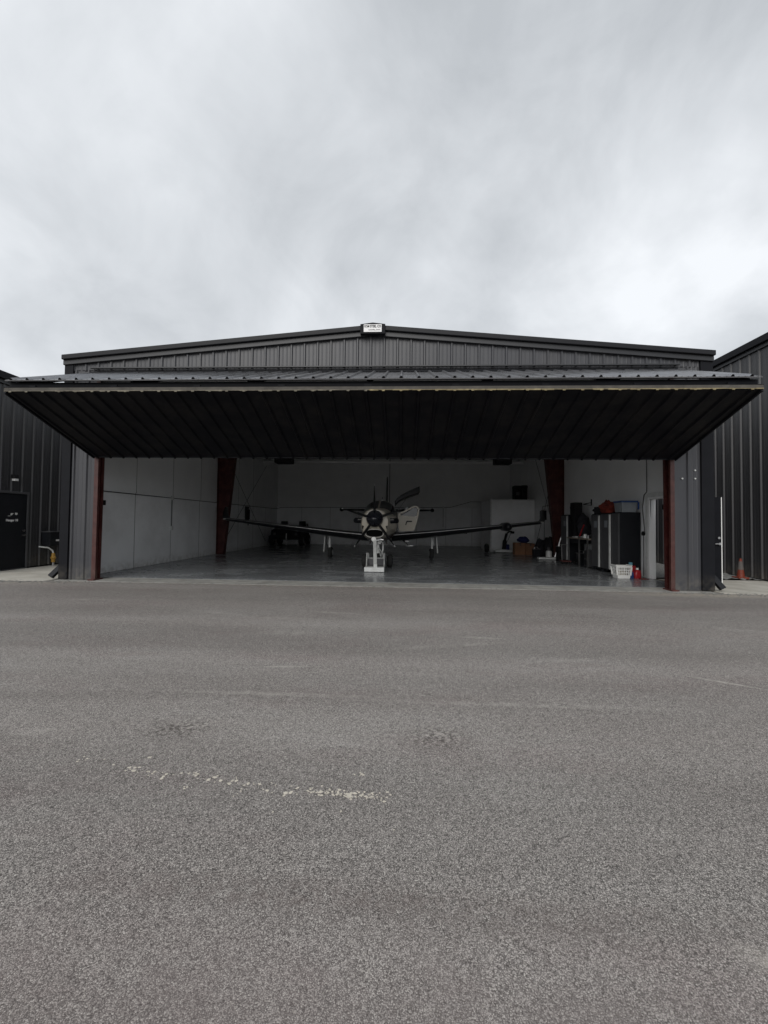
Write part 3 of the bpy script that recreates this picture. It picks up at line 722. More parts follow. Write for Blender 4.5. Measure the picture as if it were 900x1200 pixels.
ys = [12.16, 12.22, 12.3, 12.45, 12.7, 12.9, 13.2, 13.5, 13.8, 14.05, 14.3, 14.5, 14.75, 14.95, 15.3, 15.6, 16.2, 16.8, 17.2, 17.8, 18.4, 19, 19.6, 20.3, 21, 21.6, 22.1, 22.35]
MB().loft([[fp(y, 2 * PI * i / 48) for i in range(48)] for y in ys]).build('fuselage', 'fus', A)
def patch(name, m, y0, y1, t0, t1, par, off=.008, ny=6, nt=10, skew=0):
    rings = []
    for j in range(ny + 1):
        y = y0 + (y1 - y0) * j / ny
        rings.append([fp(y + skew * (i / nt), R(t0 + (t1 - t0) * i / nt), off) for i in range(nt + 1)])
    inner = [[fp(y0 + (y1 - y0) * j / ny + skew * (i / nt), R(t0 + (t1 - t0) * i / nt), -.004) for i in range(nt + 1)] for j in range(ny + 1)]
    mb = MB().loft(rings, closed=False).loft(inner, closed=False)
    return mb.build(name, m, par)
patch('windshield', 'glass', 14.05, 14.95, 22, 88.5, A)
patch('windshield', 'glass', 14.05, 14.95, 91.5, 158, A)
for y0 in (15.1, 15.75):
    patch('window', 'glass', y0, y0 + .42, 152, 172, A); patch('window', 'glass', y0, y0 + .42, 8, 28, A)
# spinner
MB().lathe((AX, 12.17, 1.53), (0, -1, 0), [(0, .262), (.05, .268), (.12, .255), (.2, .225), (.28, .18), (.35, .125), (.40, .07), (.425, .03), (.43, 0)], 40).build('spinner', 'spin', A)
MB().lathe((AX, 12.175, 1.53), (0, -1, 0), [(0, .285), (.012, .285)], 40).build('backing_plate', 'dull_metal', A)
# blades (feathered)
pc = Vector((AX, 12.02, 1.53)); RB = 1.05
for k in range(5):
    a = R(90 + 72 * k + 1)
    d = Vector((math.cos(a), 0, math.sin(a))); t_ = Vector((-math.sin(a), 0, math.cos(a))); yv = Vector((0, 1, 0))
    rings = []; tip = []
    for r_, ch, th, tw in ((.20, .07, .05, 20), (.30, .11, .045, 24), (.45, .17, .035, 20), (.65, .19, .026, 14), (.85, .17, .02, 9), (.95, .14, .017, 6), (.99, .12, .015, 5)):
        ca = yv * math.cos(R(tw)) + t_ * math.sin(R(tw)); cb = t_ * math.cos(R(tw)) - yv * math.sin(R(tw))
        rings.append([pc + d * r_ + ca * (ch / 2 * math.cos(2 * PI * i / 12)) + cb * (th * .75 * math.sin(2 * PI * i / 12)) for i in range(12)])
    bl = MB().loft(rings).build('propeller_blade', 'black', A)
    rings = [rings[-1]]
    for r_, ch, th in ((1.03, .10, .014), (RB, .05, .01)):
        ca = yv * .996 + t_ * .087; cb = t_ * .996 - yv * .087
        rings.append([pc + d * r_ + ca * (ch / 2 * math.cos(2 * PI * i / 12)) + cb * (th * .75 * math.sin(2 * PI * i / 12)) for i in range(12)])
    MB().loft(rings).build('blade_tip', 'white', bl)
# chin intake
ic = Vector((AX, 0, 1.09))
def oval(y, a, b, z=1.09, n=32, dx=0): return [Vector((AX + dx + a * math.copysign(abs(math.cos(2 * PI * i / n)) ** .8, math.cos(2 * PI * i / n)), y, z + b * math.copysign(abs(math.sin(2 * PI * i / n)) ** .8, math.sin(2 * PI * i / n)))) for i in range(n)]
MB().loft([oval(12.12, .30, .145), oval(12.4, .36, .19, 1.08), oval(13.1, .40, .22, 1.08), oval(13.7, .2, .1, 1.05)], caps=False).build('chin_cowl', 'taupe', A)
lipm = MB()
for (y0, a0, b0), (y1, a1, b1) in (((12.12, .30, .145), (12.09, .285, .135)), ((12.09, .285, .135), (12.09, .26, .112)), ((12.09, .26, .112), (12.115, .245, .10))):
    lipm.loft([oval(y0, a0, b0), oval(y1, a1, b1)], caps=False)
lipm.build('intake_lip', 'dull_metal', A)
MB().loft([oval(12.115, .245, .10), oval(12.4, .235, .09), oval(12.41, .01, .01)]).build('intake_mouth', 'void', A)
# small side inlets
for sg in (-1, 1):
    MB().prism([(AX + sg * .33, 12.17, 1.30), (AX + sg * .39, 12.17, 1.33), (AX + sg * .38, 12.17, 1.20)], (0, .05, 0)).build('oil_inlet', 'black', A)
    # exhaust stacks
    ex = MB().tube([(AX + sg * .42, 12.62, 1.47), (AX + sg * .55, 12.70, 1.475), (AX + sg * .66, 12.86, 1.48)], .085, 18)
    e_ = ex.build('exhaust_stack', 'dark_metal', A)
    MB().bar((AX + sg * .44, 12.545, 1.505), (AX + sg * .56, 12.60, 1.51), .03, .018).build('exhaust_lip', 'dull_metal', e_)
# wings
def wing(sg):
    st = [(.45, 14.75, 1.95, .86, .32), (1.9, 14.85, 1.75, 1.00, .27), (4.0, 15.05, 1.4, 1.24, .19), (6.05, 15.3, .98, 1.47, .12), (6.18, 15.36, .8, 1.50, .06)]
    rings = []
    for dx, yle, ch, z, th in st:
        ring = []
        for i in range(20):
            a = 2 * PI * i / 20
            cx = (1 - math.cos(a)) / 2            # 0 at leading edge .. 1 trailing
            zt = th * .5 * math.sin(a) * (1.0 - cx) ** .35 * 1.25
            ring.append(Vector((AX + sg * dx, yle + ch * cx, z + zt)))
        rings.append(ring)
    w_ = MB().loft(rings).build('wing', 'wing', A)
    # thin bright strip along the leading edge
    lp = [Vector((AX + sg * dx, yle + .03, z + th * .29 )) for dx, yle, ch, z, th in st[:4]]
    s_ = MB()
    for p_, q_ in zip(lp, lp[1:]): s_.bar(p_, q_, .012, .010)
    s_.build('leading_edge', 'steel', w_)
    # winglet curling up
    rg = []
    for dx, yle, ch, z, th in ((6.15, 15.36, .8, 1.50, .05), (6.26, 15.5, .66, 1.56, .05), (6.33, 15.7, .5, 1.72, .04), (6.36, 15.92, .32, 1.98, .03)):
        rg.append([Vector((AX + sg * (dx + th * .7 * math.sin(2 * PI * i / 12)), yle + ch * (1 - math.cos(2 * PI * i / 12)) / 2, z + (th * .5 * math.sin(2 * PI * i / 12) if z < 1.55 else 0))) for i in range(12)])
    MB().loft(rg).build('winglet', 'wing', w_)
    MB().blob((AX + sg * 6.1, 15.34, 1.49), (.06, .09, .028), 1, .1).build('nav_light', 'white_plastic', w_)
    MB().bar((AX + sg * 3.3, 15.5, 1.06), (AX + sg * 3.3, 16.4, 1.05), .05, .07).build('flap_fairing', 'wing', w_)
    return w_
wl_ = wing(-1); wr_ = wing(1)
MB().lathe((AX + 4.72, 14.72, 1.31), (0, 1, 0), [(0, .0), (.02, .06), (.08, .11), (.18, .145), (.35, .16), (.9, .155), (1.3, .10), (1.5, .02)], 24).build('radar_pod', 'wing', A)
MB().lathe((AX + 4.72, 15.02, 1.31), (0, 1, 0), [(0, .164), (.03, .164)], 24).build('pod_band', 'grey_metal', A)
# tail
for sg in (-1, 1):
    rg = []
    for dx, yle, ch, z, th in ((.05, 20.9, 1.1, 2.06, .15), (1.3, 21.15, .85, 2.08, .13), (2.42, 21.4, .6, 2.10, .10)):
        rg.append([Vector((AX + sg * dx, yle + ch * (1 - math.cos(2 * PI * i / 14)) / 2, z + th * .5 * math.sin(2 * PI * i / 14))) for i in range(14)])
    sb = MB().loft(rg).build('stabilizer', 'wing', A)
    MB().lathe((AX + sg * 2.44, 21.3, 2.10), (0, 1, 0), [(0, .01), (.08, .09), (.3, .11), (.7, .07), (.8, .01)], 12).build('tip_fairing', 'wing', sb)
rg = []
for z, yle, ch, th in ((1.95, 20.0, 2.2, .10), (2.5, 20.9, 1.4, .12), (3.2, 21.3, 1.05, .11), (3.85, 21.65, .75, .09), (3.92, 21.75, .6, .05)):
    rg.append([Vector((AX + th * .5 * math.sin(2 * PI * i / 14), yle + ch * (1 - math.cos(2 * PI * i / 14)) / 2, z)) for i in range(14)])
MB().loft(rg).build('tail_fin', 'wing', A)
MB().lathe((AX + .05, 15.8, 2.265), (0, 0, 1), [(0, .04), (.03, .045), (.06, .02), (.07, .0)], 12).build('beacon', 'white_plastic', A)
MB().prism([(AX - .01, 16.6, 2.24), (AX - .01, 16.9, 2.24), (AX - .01, 16.88, 2.5), (AX - .01, 16.8, 2.5)], (.02, 0, 0)).build('antenna', 'black', A)
# main gear
for sg in (-1, 1):
    gx = AX + sg * 2.0
    gl = MB().cyl((gx + sg * .0, 15.65, .95), (gx, 15.65, .42), .045, n=12).cyl((gx, 15.65, .45), (gx, 15.65, .25), .03, n=12)
    gl.bar((gx - sg * .02, 15.65, .5), (gx - sg * .02, 15.9, .24), .04, .05).bar((gx, 15.9, .24), (gx, 15.7, .2), .05, .05)
    gl.tube([(gx, 15.6, .8), (gx - sg * .12, 15.55, .95)], .018).tube([(gx + sg * .1, 15.6, .95), (gx + sg * .02, 15.6, .5)], .012)
    g_ = gl.build('main_gear', 'white_metal', A)
    wx = gx + sg * -.02
    MB().lathe((wx - .085, 15.70, .225), (1, 0, 0), [(0, .12), (.0, .16), (.025, .20), (.06, .22), (.11, .22), (.145, .20), (.17, .16), (.17, .12)], 24).build('tyre', 'rubber', g_)
    MB().lathe((wx - .088, 15.70, .225), (1, 0, 0), [(0, .02), (0, .115), (.176, .115), (.176, .02)], 18).build('rim', 'white_metal', g_)
    MB().prism([(gx + sg * .13, 15.4, .92), (gx + sg * .13, 15.95, .92), (gx + sg * .19, 15.88, .26), (gx + sg * .19, 15.5, .26)], (sg * .035, 0, 0)).build('gear_door', 'white_metal', g_)
# nose gear
ng = MB().cyl((AX + .07, 12.95, 1.0), (AX + .07, 12.80, .30), .045, n=14).tube([(AX + .02, 12.8, .62), (AX + .14, 12.7, .45), (AX + .17, 12.75, .3)], .016)
ng = ng.tube([(AX - .12, 12.9, .95), (AX - .02, 12.9, .7)], .022).tube([(AX + .2, 12.9, .95), (AX + .22, 12.85, .55), (AX + .16, 12.8, .3)], .018).build('nose_gear', 'white_metal', A)
MB().lathe((AX + .0, 12.80, .26), (1, 0, 0), [(0, .09), (.0, .13), (.02, .165), (.06, .18), (.09, .18), (.12, .165), (.14, .13), (.14, .09)], 24).build('tyre', 'rubber', ng)
MB().lathe((AX + .12, 12.78, .78), (0, -1, 0), [(0, .06), (.05, .065), (.08, .05)], 16).build('landing_light', 'white_plastic', ng)
MB().lathe((AX - .07, 12.74, .86), (0, -1, 0), [(0, .055), (.05, .06), (.08, .045)], 16).build('landing_light', 'white_plastic', ng)
for sg in (-1, 1):
    MB().prism([(AX + .07 + sg * .2, 12.7, .97), (AX + .07 + sg * .2, 13.35, .97), (AX + .07 + sg * .27, 13.3, .72), (AX + .07 + sg * .27, 12.75, .72)], (sg * .012, 0, 0)).build('gear_door', 'brown', A)
# ventral pieces hanging: blade-like antennas under belly
for x in (AX - .75, AX + .75):
    MB().bar((x, 15.9, .86), (x + .0, 15.95, .70), .02, .10).build('step_antenna', 'wing', A)
# pilot door: opened forward, standing square to the fuselage
pd = [(-.14, 1.79), (.16, 1.94), (.42, 2.055), (.54, 2.06), (.64, 1.95), (.635, 1.86), (.58, 1.60), (.50, 1.32), (.43, 1.13), (-.10, 1.10)]
yy = 14.58
D = MB()
win = [(-.04, 1.685), (.17, 1.80), (.42, 1.955), (.50, 1.965), (.555, 1.91), (.53, 1.72), (.51, 1.65), (.22, 1.66)]
def ring_panel(mb, outer, inner, y, th):
    n = 60
    def resample(poly):
        P_ = [Vector((p[0], p[1])) for p in poly]; c = sum(P_, Vector((0, 0))) / len(P_)
        return P_
    # split: below-window panel plus frame bars
    return mb
low = [(-.14, 1.79), (-.04, 1.685), (.22, 1.66), (.51, 1.65), (.53, 1.72), (.60, 1.72), (.58, 1.60), (.50, 1.32), (.43, 1.13), (-.10, 1.10), (-.16, 1.45)]
D.prism([(x, yy, z) for x, z in low], (0, .06, 0))
fr = [(-.10, 1.74), (.17, 1.875), (.42, 2.005), (.52, 2.01), (.60, 1.93), (.565, 1.70)]
for p_, q_ in zip(fr, fr[1:]):
    D.bar((p_[0], yy + .03, p_[1]), (q_[0], yy + .03, q_[1]), .06, .075, up=(0, 1, 0))
pdo = D.build('pilot_door', 'taupe', A, fixn=True)
MB().prism([(x, yy + .02, z) for x, z in win], (0, .012, 0)).build('window', 'glass', pdo)
MB().bar((.17, yy - .015, 1.47), (.36, yy - .015, 1.47), .05, .035, up=(0, 1, 0)).bar((.18, yy - .015, 1.48), (.13, yy - .015, 1.34), .04, .03, up=(0, 1, 0)).build('handle', 'dark_metal', pdo)
# entry door: upper half raised
rg = []
for t in range(9):
    u = t / 8
    x = AX + .52 + 1.02 * u; z = 2.20 + .58 * (u ** .62)
    th = .16 + .10 * u
    rg.append([Vector((x, 16.45, z - th / 2)), Vector((x, 17.5, z - th / 2)), Vector((x, 17.5, z + th / 2)), Vector((x, 16.45, z + th / 2))])
ud = MB().loft(rg, smooth=False).build('entry_door', 'wing', A, .03)
rg = [[v + Vector((0, 0, .004)) for v in r] for r in rg]
s_ = MB()
for a, b_ in zip(rg, rg[1:]): s_.bar(a[3] + Vector((0, -.008, 0)), b_[3] + Vector((0, -.008, 0)), .022, .018)
s_.build('door_seal', 'grey_metal', ud)
MB().tube([(AX + .62, 17.1, 1.9), (AX + 1.1, 17.1, 2.60)], .014).build('gas_strut', 'steel', ud)
# lower half with steps
ad = MB().prism([(AX + .62, 16.5, 1.0), (AX + .70, 16.5, 1.02), (AX + 1.12, 16.5, .45), (AX + 1.04, 16.5, .42)], (0, .75, 0)).build('airstair', 'dark_metal', A, .01)
st_ = MB()
for u in (.25, .6, .93):
    x = AX + .68 + .42 * u; z = 1.0 - .56 * u
    st_.box(x, x + .2, 16.52, 17.23, z - .02, z + .01)
st_.build('step', 'steel', ad)
MB().tube([(AX + .64, 16.46, 1.12), (AX + .62, 16.46, .92), (AX + .70, 16.46, .78), (AX + 1.0, 16.46, .48), (AX + 1.15, 16.46, .44)], .024).tube([(AX + .95, 16.46, .62), (AX + 1.06, 16.46, .45)], .03).build('handrail', 'white_metal', ad)

# ------------------------------------------------------------------ tug under the nose
TX = -.77
t = thing('tow_tug', (TX, 11.9, 0), 'white electric tow tug clamped to the aircraft nose wheel', 'tug')
box('front_plate', 'white_metal', t, TX - .28, TX + .28, 11.25, 11.55, .03, .155, bevel=.008)
MB().box(TX - .23, TX + .22, 11.56, 12.9, .10, .16).box(TX - .24, TX + .23, 11.9, 11.94, .15, .34).build('deck', 'grey_metal', t, .006)
MB().box(TX - .22, TX + .22, 11.95, 12.0, .33, .37).build('cross_bar', 'tug', t, .004)
for sg in (-1, 1):
    MB().prism([(TX + sg * .24, 11.6, .05), (TX + sg * .24, 12.9, .05), (TX + sg * .24, 12.9, .24), (TX + sg * .24, 12.05, .52), (TX + sg * .24, 11.85, .52), (TX + sg * .24, 11.75, .30)], (sg * .035, 0, 0)).build('side_plate', 'tug', t, .005)
    MB().bar((TX + sg * .235, 11.95, .2), (TX + sg * .235, 11.95, .50), .07, .07).build('side_post', 'tug', t, .005)
    wh = MB().lathe((TX + sg * .31 - (.17 if sg < 0 else 0), 12.6, .215), (1, 0, 0), [(0, .08), (.0, .15), (.03, .19), (.06, .20), (.12, .20), (.15, .19), (.17, .15), (.17, .08)], 28).build('tyre', 'rubber', t)
    MB().lathe((TX + sg * .31 - (.175 if sg < 0 else -.005), 12.6, .215), (1, 0, 0), [(0, .01), (0, .09), (.18, .09), (.18, .01)], 16).build('hub', 'dark_metal', wh)
am = MB().bar((TX + .03, 11.32, .10), (TX - .01, 11.55, .88), .10, .06, up=(0, 1, 0)).build('drawbar', 'tug', t, .006)
MB().box(TX - .02, TX + .08, 11.25, 11.37, .155, .24).build('bracket', 'white_metal', am, .004)
MB().lathe((TX - .04, 11.56, .93), (0, -1, 0), [(-.06, .04), (0, .075), (.03, .07), (.05, .03)], 16).build('grip', 'white_plastic', am)
MB().bar((TX + .02, 11.56, .90), (TX + .16, 11.6, .93), .04, .04).cyl((TX + .16, 11.6, .93), (TX + .24, 11.6, .91), .035).build('handlebar', 'steel', am)
MB().tube([(TX + .16, 11.6, .9), (TX + .23, 11.62, .8), (TX + .24, 11.64, .66), (TX + .20, 11.66, .5)], .013).build('cable', 'tug', t)
MB().tube([(TX + .1, 11.66, .68), (TX + .15, 11.66, .60), (TX + .22, 11.68, .52), (TX + .25, 11.7, .35)], .017).build('clamp_arm', 'tug', t)

# second tug at the back right
t = thing('parked_tug', (4.9, 19.7, 0), 'small white floor tug with a black upright motor beside the partition room', 'tug')
box('base', 'white_metal', t, 4.52, 5.28, 19.6, 20.0, .05, .17, bevel=.01)
MB().lathe((4.05, 19.75, .235), (1, 0, 0), [(0, .08), (0, .17), (.03, .21), (.14, .21), (.17, .17), (.17, .08)], 24).build('wheel', 'rubber', t)
MB().bar((4.2, 19.8, .22), (4.6, 19.8, .14), .07, .07).build('axle', 'white_metal', t)
MB().bar((4.95, 19.75, .17), (5.02, 19.8, .62), .17, .12).bar((5.02, 19.8, .6), (5.10, 19.8, .95), .13, .10).build('motor', 'black', t, .02)
MB().tube([(5.08, 19.8, .9), (5.2, 19.8, 1.04), (5.32, 19.8, 1.06), (5.38, 19.8, .98)], .035, 10).cyl((5.30, 19.8, 1.0), (5.46, 19.8, 1.0), .055).build('handle', 'black', t)
MB().tube([(5.3, 19.8, .98), (5.22, 19.8, .75), (5.1, 19.8, .5), (5.08, 19.8, .18)], .012).build('cable', 'grey_metal', t)
box('battery', 'navy_cloth', t, 5.06, 5.2, 19.65, 19.9, .17, .42, bevel=.01)

# cardboard boxes, bag, heap
def carton(x0, x1, y0, y1, z0, z1, lab):
    c = thing('cardboard_box', ((x0 + x1) / 2, (y0 + y1) / 2, z0), lab, 'box', 'cardboard boxes at the back')
    box('carton', 'card', c, x0, x1, y0, y1, z0, z1, bevel=.005)
    box('tape', 'lip', c, (x0 + x1) / 2 - .03, (x0 + x1) / 2 + .03, y0 - .004, y1 + .004, z1 - .12, z1 + .003)
    return c
carton(5.15, 5.62, 18.5, 18.9, .018, .56, 'brown cardboard box standing nearest the parked tug')
carton(5.64, 6.02, 18.45, 18.85, .018, .54, 'brown cardboard box next to the dark gear bags')
o = MB().blob((5.56, 18.65, .70), (.26, .22, .15), 4, .25).build('navy_bag', 'navy_cloth'); tag(o, 'soft navy blue bag lying on the cardboard boxes', 'bag')
o = MB().blob((6.10, 17.9, .36), (.26, .3, .40), 2, .5, flat=.02).build('gear_bag', 'dark_cloth'); tag(o, 'slumped black gear bag beside the cardboard boxes', 'bag', 'dark bags by the right wall')
o = MB().blob((6.36, 17.55, .42), (.20, .35, .48), 9, .5, flat=.02).build('gear_bag', 'dark_cloth'); tag(o, 'taller black gear bag leaning against the right wall', 'bag', 'dark bags by the right wall')
c = thing('white_canister', (6.1, 17.0, 0), 'white plastic canister standing in front of the taller gear bag', 'canister')
MB().lathe((6.12, 17.0, .018), (0, 0, 1), [(0, .11), (.01, .12), (.27, .12), (.3, .10), (.31, .05)], 20).build('body', 'white_plastic', c)
MB().lathe((6.12, 17.0, .33), (0, 0, 1), [(0, .07), (.12, .07), (.13, .05)], 16).build('cap', 'grey_metal', c)
c = thing('floor_jack', (6.1, 16.4, 0), 'low pale floor jack with a long raised handle by the red column', 'jack')
MB().box(5.45, 6.2, 16.2, 16.45, .03, .10).build('frame', 'white_metal', c, .01)
MB().bar((6.1, 16.3, .1), (6.32, 16.2, .95), .03, .03).cyl((6.31, 16.2, .9), (6.36, 16.2, 1.05), .025).build('handle', 'steel', c)
MB().lathe((6.15, 16.12, .08), (1, 0, 0), [(0, .06), (.05, .06)], 14).build('caster', 'rubber', c)
# electric panel on right wall
c = thing('electrical_panel', (IR, 18.9, 1.7), 'dark electrical box high on the right wall behind the red column', 'electrical box')
box('cabinet', 'dark_metal', c, IR - .14, IR, 18.65, 19.15, 1.62, 2.05, bevel=.008)
MB().tube([(IR - .05, 19.0, 2.05), (IR - .05, 19.0, 2.25), (IR - .05, 17.2, 2.3)], .012, 6).tube([(IR - .05, 18.8, 1.62), (IR - .05, 18.8, .5)], .012, 6).build('conduit', 'conduit', c)

# ------------------------------------------------------------------ right wall cabinets and bench
def cabinet(y0, y1, z1, lab, strip=True, xf=5.99, door_n=1, plate=True):
    c = thing('storage_cabinet', (6.3, (y0 + y1) / 2, .1), lab, 'cabinet', 'tall grey cabinets along the right wall')
    box('body', 'dark_metal', c, xf + .03, IR - .03, y0, y1, .11, z1, bevel=.006)
    dd = box('door', 'grey_metal', c, xf, xf + .028, y0 + .01, y1 - .01, .14, z1 - .03, bevel=.004)
    if strip: box('handle_strip', 'white_metal', dd, xf - .03, xf - .002, y0 + .02, y0 + .085, .15, z1 - .05, bevel=.004)
    if plate: box('label_plate', 'clear', dd, xf - .006, xf - .001, y0 + .2, y0 + .38, z1 - .42, z1 - .22)
    for yy_ in (y0 + .05, y1 - .05):
        for xx in (xf + .06, IR - .08): MB().cyl((xx, yy_, .018), (xx, yy_, .11), .022, n=10).build('foot', 'dark_metal', c)
    return c
cabinet(12.40, 12.98, 1.76, 'tall grey cabinet with a pale strip, next to the workbench')
cabinet(11.77, 12.37, 1.77, 'tall grey cabinet in the middle of the right-hand row of three')
cabinet(11.36, 11.74, 1.78, 'tall dark cabinet nearest the side door, behind the laundry basket', strip=False, plate=False)
cabinet(14.75, 15.4, 1.78, 'tall grey cabinet standing alone between red column and workbench')
# workbench
c = thing('workbench', (6.2, 13.9, 0), 'cluttered workbench with steel legs between the cabinets', 'workbench')
box('top', 'wood', c, 5.92, IR - .03, 13.05, 14.7, .93, .98, bevel=.005)
for y in (13.15, 13.75, 14.6):
    box('leg', 'steel', c, 5.94, 5.98, y, y + .04, .018, .93); box('leg', 'steel', c, 6.5, 6.54, y, y + .04, .018, .93)
box('drawer', 'dark_metal', c, 5.97, 6.5, 13.8, 14.5, .78, .93, bevel=.004)
o = thing('pedestal_drawers', (6.25, 13.4, 0), 'grey drawer unit tucked under the workbench', 'drawers')
box('body', 'grey_metal', o, 6.02, 6.45, 13.22, 13.55, .06, .6, bevel=.006)
box('drawer_front', 'dark_metal', o, 6.01, 6.02, 13.24, 13.53, .32, .56); box('drawer_front', 'dark_metal', o, 6.01, 6.02, 13.24, 13.53, .10, .29)
o = thing('flat_case', (6.3, 14.6, .98), 'tall black flat case standing at the far end of the workbench', 'case')
box('case', 'black', o, 6.02, 6.3, 14.28, 14.66, .98, 2.2, bevel=.015); box('rib', 'dark_metal', o, 6.01, 6.02, 14.30, 14.64, 2.0, 2.06)
o = MB().blob((6.22, 14.0, 1.36), (.22, .24, .40), 12, .35, flat=.98).build('tool_bag', 'dark_cloth'); tag(o, 'bulging black bag standing on the workbench top', 'bag')
o = thing('hanging_monitor', (6.5, 13.1, 1.5), 'black boxy monitor mounted on the wall above the workbench', 'monitor')
box('body', 'dark_metal', o, 6.25, 6.5, 12.98, 13.35, 1.62, 2.0, bevel=.012); box('shelf', 'black', o, 6.25, 6.5, 13.1, 13.35, 1.38, 1.6, bevel=.01)
box('bracket', 'steel', o, 6.5, IR, 13.1, 13.2, 1.75, 1.85)
o = thing('red_handle_tool', (6.1, 13.8, .98), 'red handled tool leaning on the workbench clutter', 'tool')
MB().bar((6.0, 13.85, 1.02), (6.02, 13.55, 1.42), .03, .03).build('handle', 'redp', o); MB().bar((6.0, 13.87, .985), (6.0, 13.85, 1.04), .06, .05).build('head', 'steel', o)
for i, (y, x, h, r_, m_, lab) in enumerate(((13.42, 6.0, .15, .045, 'white_plastic', 'short white jar near the front of the workbench'), (13.25, 6.02, .11, .03, 'steel', 'small steel can at the near end of the workbench'), (13.6, 6.05, .09, .05, 'white_plastic', 'squat white tub in the middle of the workbench'))):
    j = thing('jar', (x, y, .98), lab, 'jar', 'jars on the workbench')
    MB().lathe((x, y, .98), (0, 0, 1), [(0, r_ * .95), (h * .8, r_), (h * .85, r_ * .8), (h * .86, r_ * .8)], 14).build('body', m_, j)
    MB().lathe((x, y, .98 + h * .86), (0, 0, 1), [(0, r_ * .9), (h * .15, r_ * .9), (h * .16, .01)], 14).build('lid', 'grey_metal', j)
o = MB().box(5.96, 6.25, 14.0, 14.35, .98, 1.0).box(6.0, 6.2, 13.9, 14.2, 1.0, 1.02).build('papers', 'white_plastic'); tag(o, 'loose papers lying flat on the workbench', 'papers')
o = thing('lamp_arm', (6.5, 13.6, 2.1), 'thin black swing arm on the wall above the workbench', 'lamp')
MB().tube([(IR, 14.3, 2.1), (6.2, 14.0, 2.12), (6.1, 13.2, 2.14)], .012, 6).build('arm', 'black', o)
MB().cyl((6.1, 13.2, 2.05), (6.1, 13.2, 2.25), .02).build('head', 'black', o)
o = thing('hand_cart', (5.9, 15.6, 0), 'dark low wheeled cart in front of the lone grey cabinet', 'cart')
MB().bar((5.7, 14.6, .70), (5.95, 14.6, .70), .02, .02).bar((5.95, 14.6, .70), (5.95, 14.55, .12), .025).bar((5.7, 14.6, .70), (5.7, 14.55, .12), .025).build('frame', 'steel', o)
MB().box(5.66, 5.98, 14.42, 14.7, .10, .15).build('deck', 'red', o, .01)
for x in (5.69, 5.95): MB().lathe((x - .015, 14.5, .07), (1, 0, 0), [(0, .05), (.03, .05)], 14).build('wheel', 'rubber', o)
for i, (x, y, w, d, h, m_, nm, lab, cat_) in enumerate((
    (5.75, 17.45, .28, .24, .34, 'dark_metal', 'toolbox', 'dark toolbox on the floor left of the pale floor jack', 'toolbox'),
    (6.18, 15.85, .30, .30, .55, 'black', 'compressor_case', 'black upright case on the floor between red column and lone cabinet', 'case'),
    (6.2, 14.15, .26, .28, .42, 'dark_metal', 'floor_bin', 'dark bin under the far end of the workbench', 'bin'))):
    c = thing(nm, (x, y, .018), lab, cat_)
    box('body', m_, c, x - w / 2, x + w / 2, y - d / 2, y + d / 2, .02, h, bevel=.015)
    box('lid', 'grey_metal', c, x - w / 2 - .01, x + w / 2 + .01, y - d / 2 - .01, y + d / 2 + .01, h, h + .03, bevel=.008)
    MB().tube([(x - w * .3, y, h + .03), (x - w * .2, y, h + .10), (x + w * .2, y, h + .10), (x + w * .3, y, h + .03)], .012).build('handle', 'steel', c)
c = thing('push_broom', (6.45, 17.0, 0), 'thin broom leaning on the right wall behind the white canister', 'broom')
MB().bar((6.35, 17.1, .05), (6.55, 17.15, 1.45), .025, .025).build('handle', 'wood', c); MB().box(6.2, 6.5, 17.05, 17.13, .02, .10).build('head', 'black', c)
# on the cabinets
o = MB().blob((6.18, 12.25, 1.93), (.20, .30, .19), 21, .55, 2.2, flat=1.775).build('red_bag', 'red_cloth'); tag(o, 'crumpled red and orange bag on top of the middle cabinet', 'bag')
o = MB().blob((6.16, 12.68, 1.86), (.20, .20, .12), 23, .6, 2.2, flat=1.765).build('black_bag', 'dark_cloth'); tag(o, 'small dark bag on the cabinet next to the workbench', 'bag')
o = thing('storage_tote', (6.2, 11.6, 1.785), 'pale see-through storage tote with a blue lid on the nearest cabinet', 'tote')
MB().loft([[Vector((6.08 - a, 11.35 - a, z)), Vector((6.45 + a, 11.35 - a, z)), Vector((6.45 + a, 11.72 + a, z)), Vector((6.08 - a, 11.72 + a, z))] for z, a in ((1.785, 0), (2.05, .02))], smooth=False).build('bin', 'clear', o)
MB().box(6.04, 6.49, 11.31, 11.76, 2.05, 2.10).build('lid', 'blue', o, .01)
MB().bar((6.49, 11.30, 1.86), (6.49, 11.30, 2.06), .03, .03).build('clip', 'blue', o)
# laundry basket
o = thing('laundry_basket', (6.08, 11.0, 0), 'white slotted plastic laundry basket on the floor by the cabinets', 'basket')
bx, by = 5.82, 10.92
def bk(u, v, z):   # u,v in -1..1
    k = 1 + .22 * (z / .34); return Vector((bx + u * .155 * k, by + v * .12 * k, z + .022))
bm_ = MB()
bm_.loft([[bk(-1, -1, 0), bk(1, -1, 0), bk(1, 1, 0), bk(-1, 1, 0)], [bk(-1, -1, .09), bk(1, -1, .09), bk(1, 1, .09), bk(-1, 1, .09)]], smooth=False)
for side_ in ((-1, -1, 1, -1), (1, -1, 1, 1), (1, 1, -1, 1), (-1, 1, -1, -1)):
    n = 6
    for i in range(n + 1):
        u = side_[0] + (side_[2] - side_[0]) * i / n; v = side_[1] + (side_[3] - side_[1]) * i / n
        bm_.bar(bk(u, v, .08), bk(u, v, .30), .016 if 0 < i < n else .05, .008, up=(side_[3] - side_[1], side_[0] - side_[2], 0))
    for z in (.15, .22):
        bm_.bar(bk(side_[0], side_[1], z), bk(side_[2], side_[3], z), .010, .018)
    bm_.bar(bk(side_[0], side_[1], .31), bk(side_[2], side_[3], .31), .02, .045)
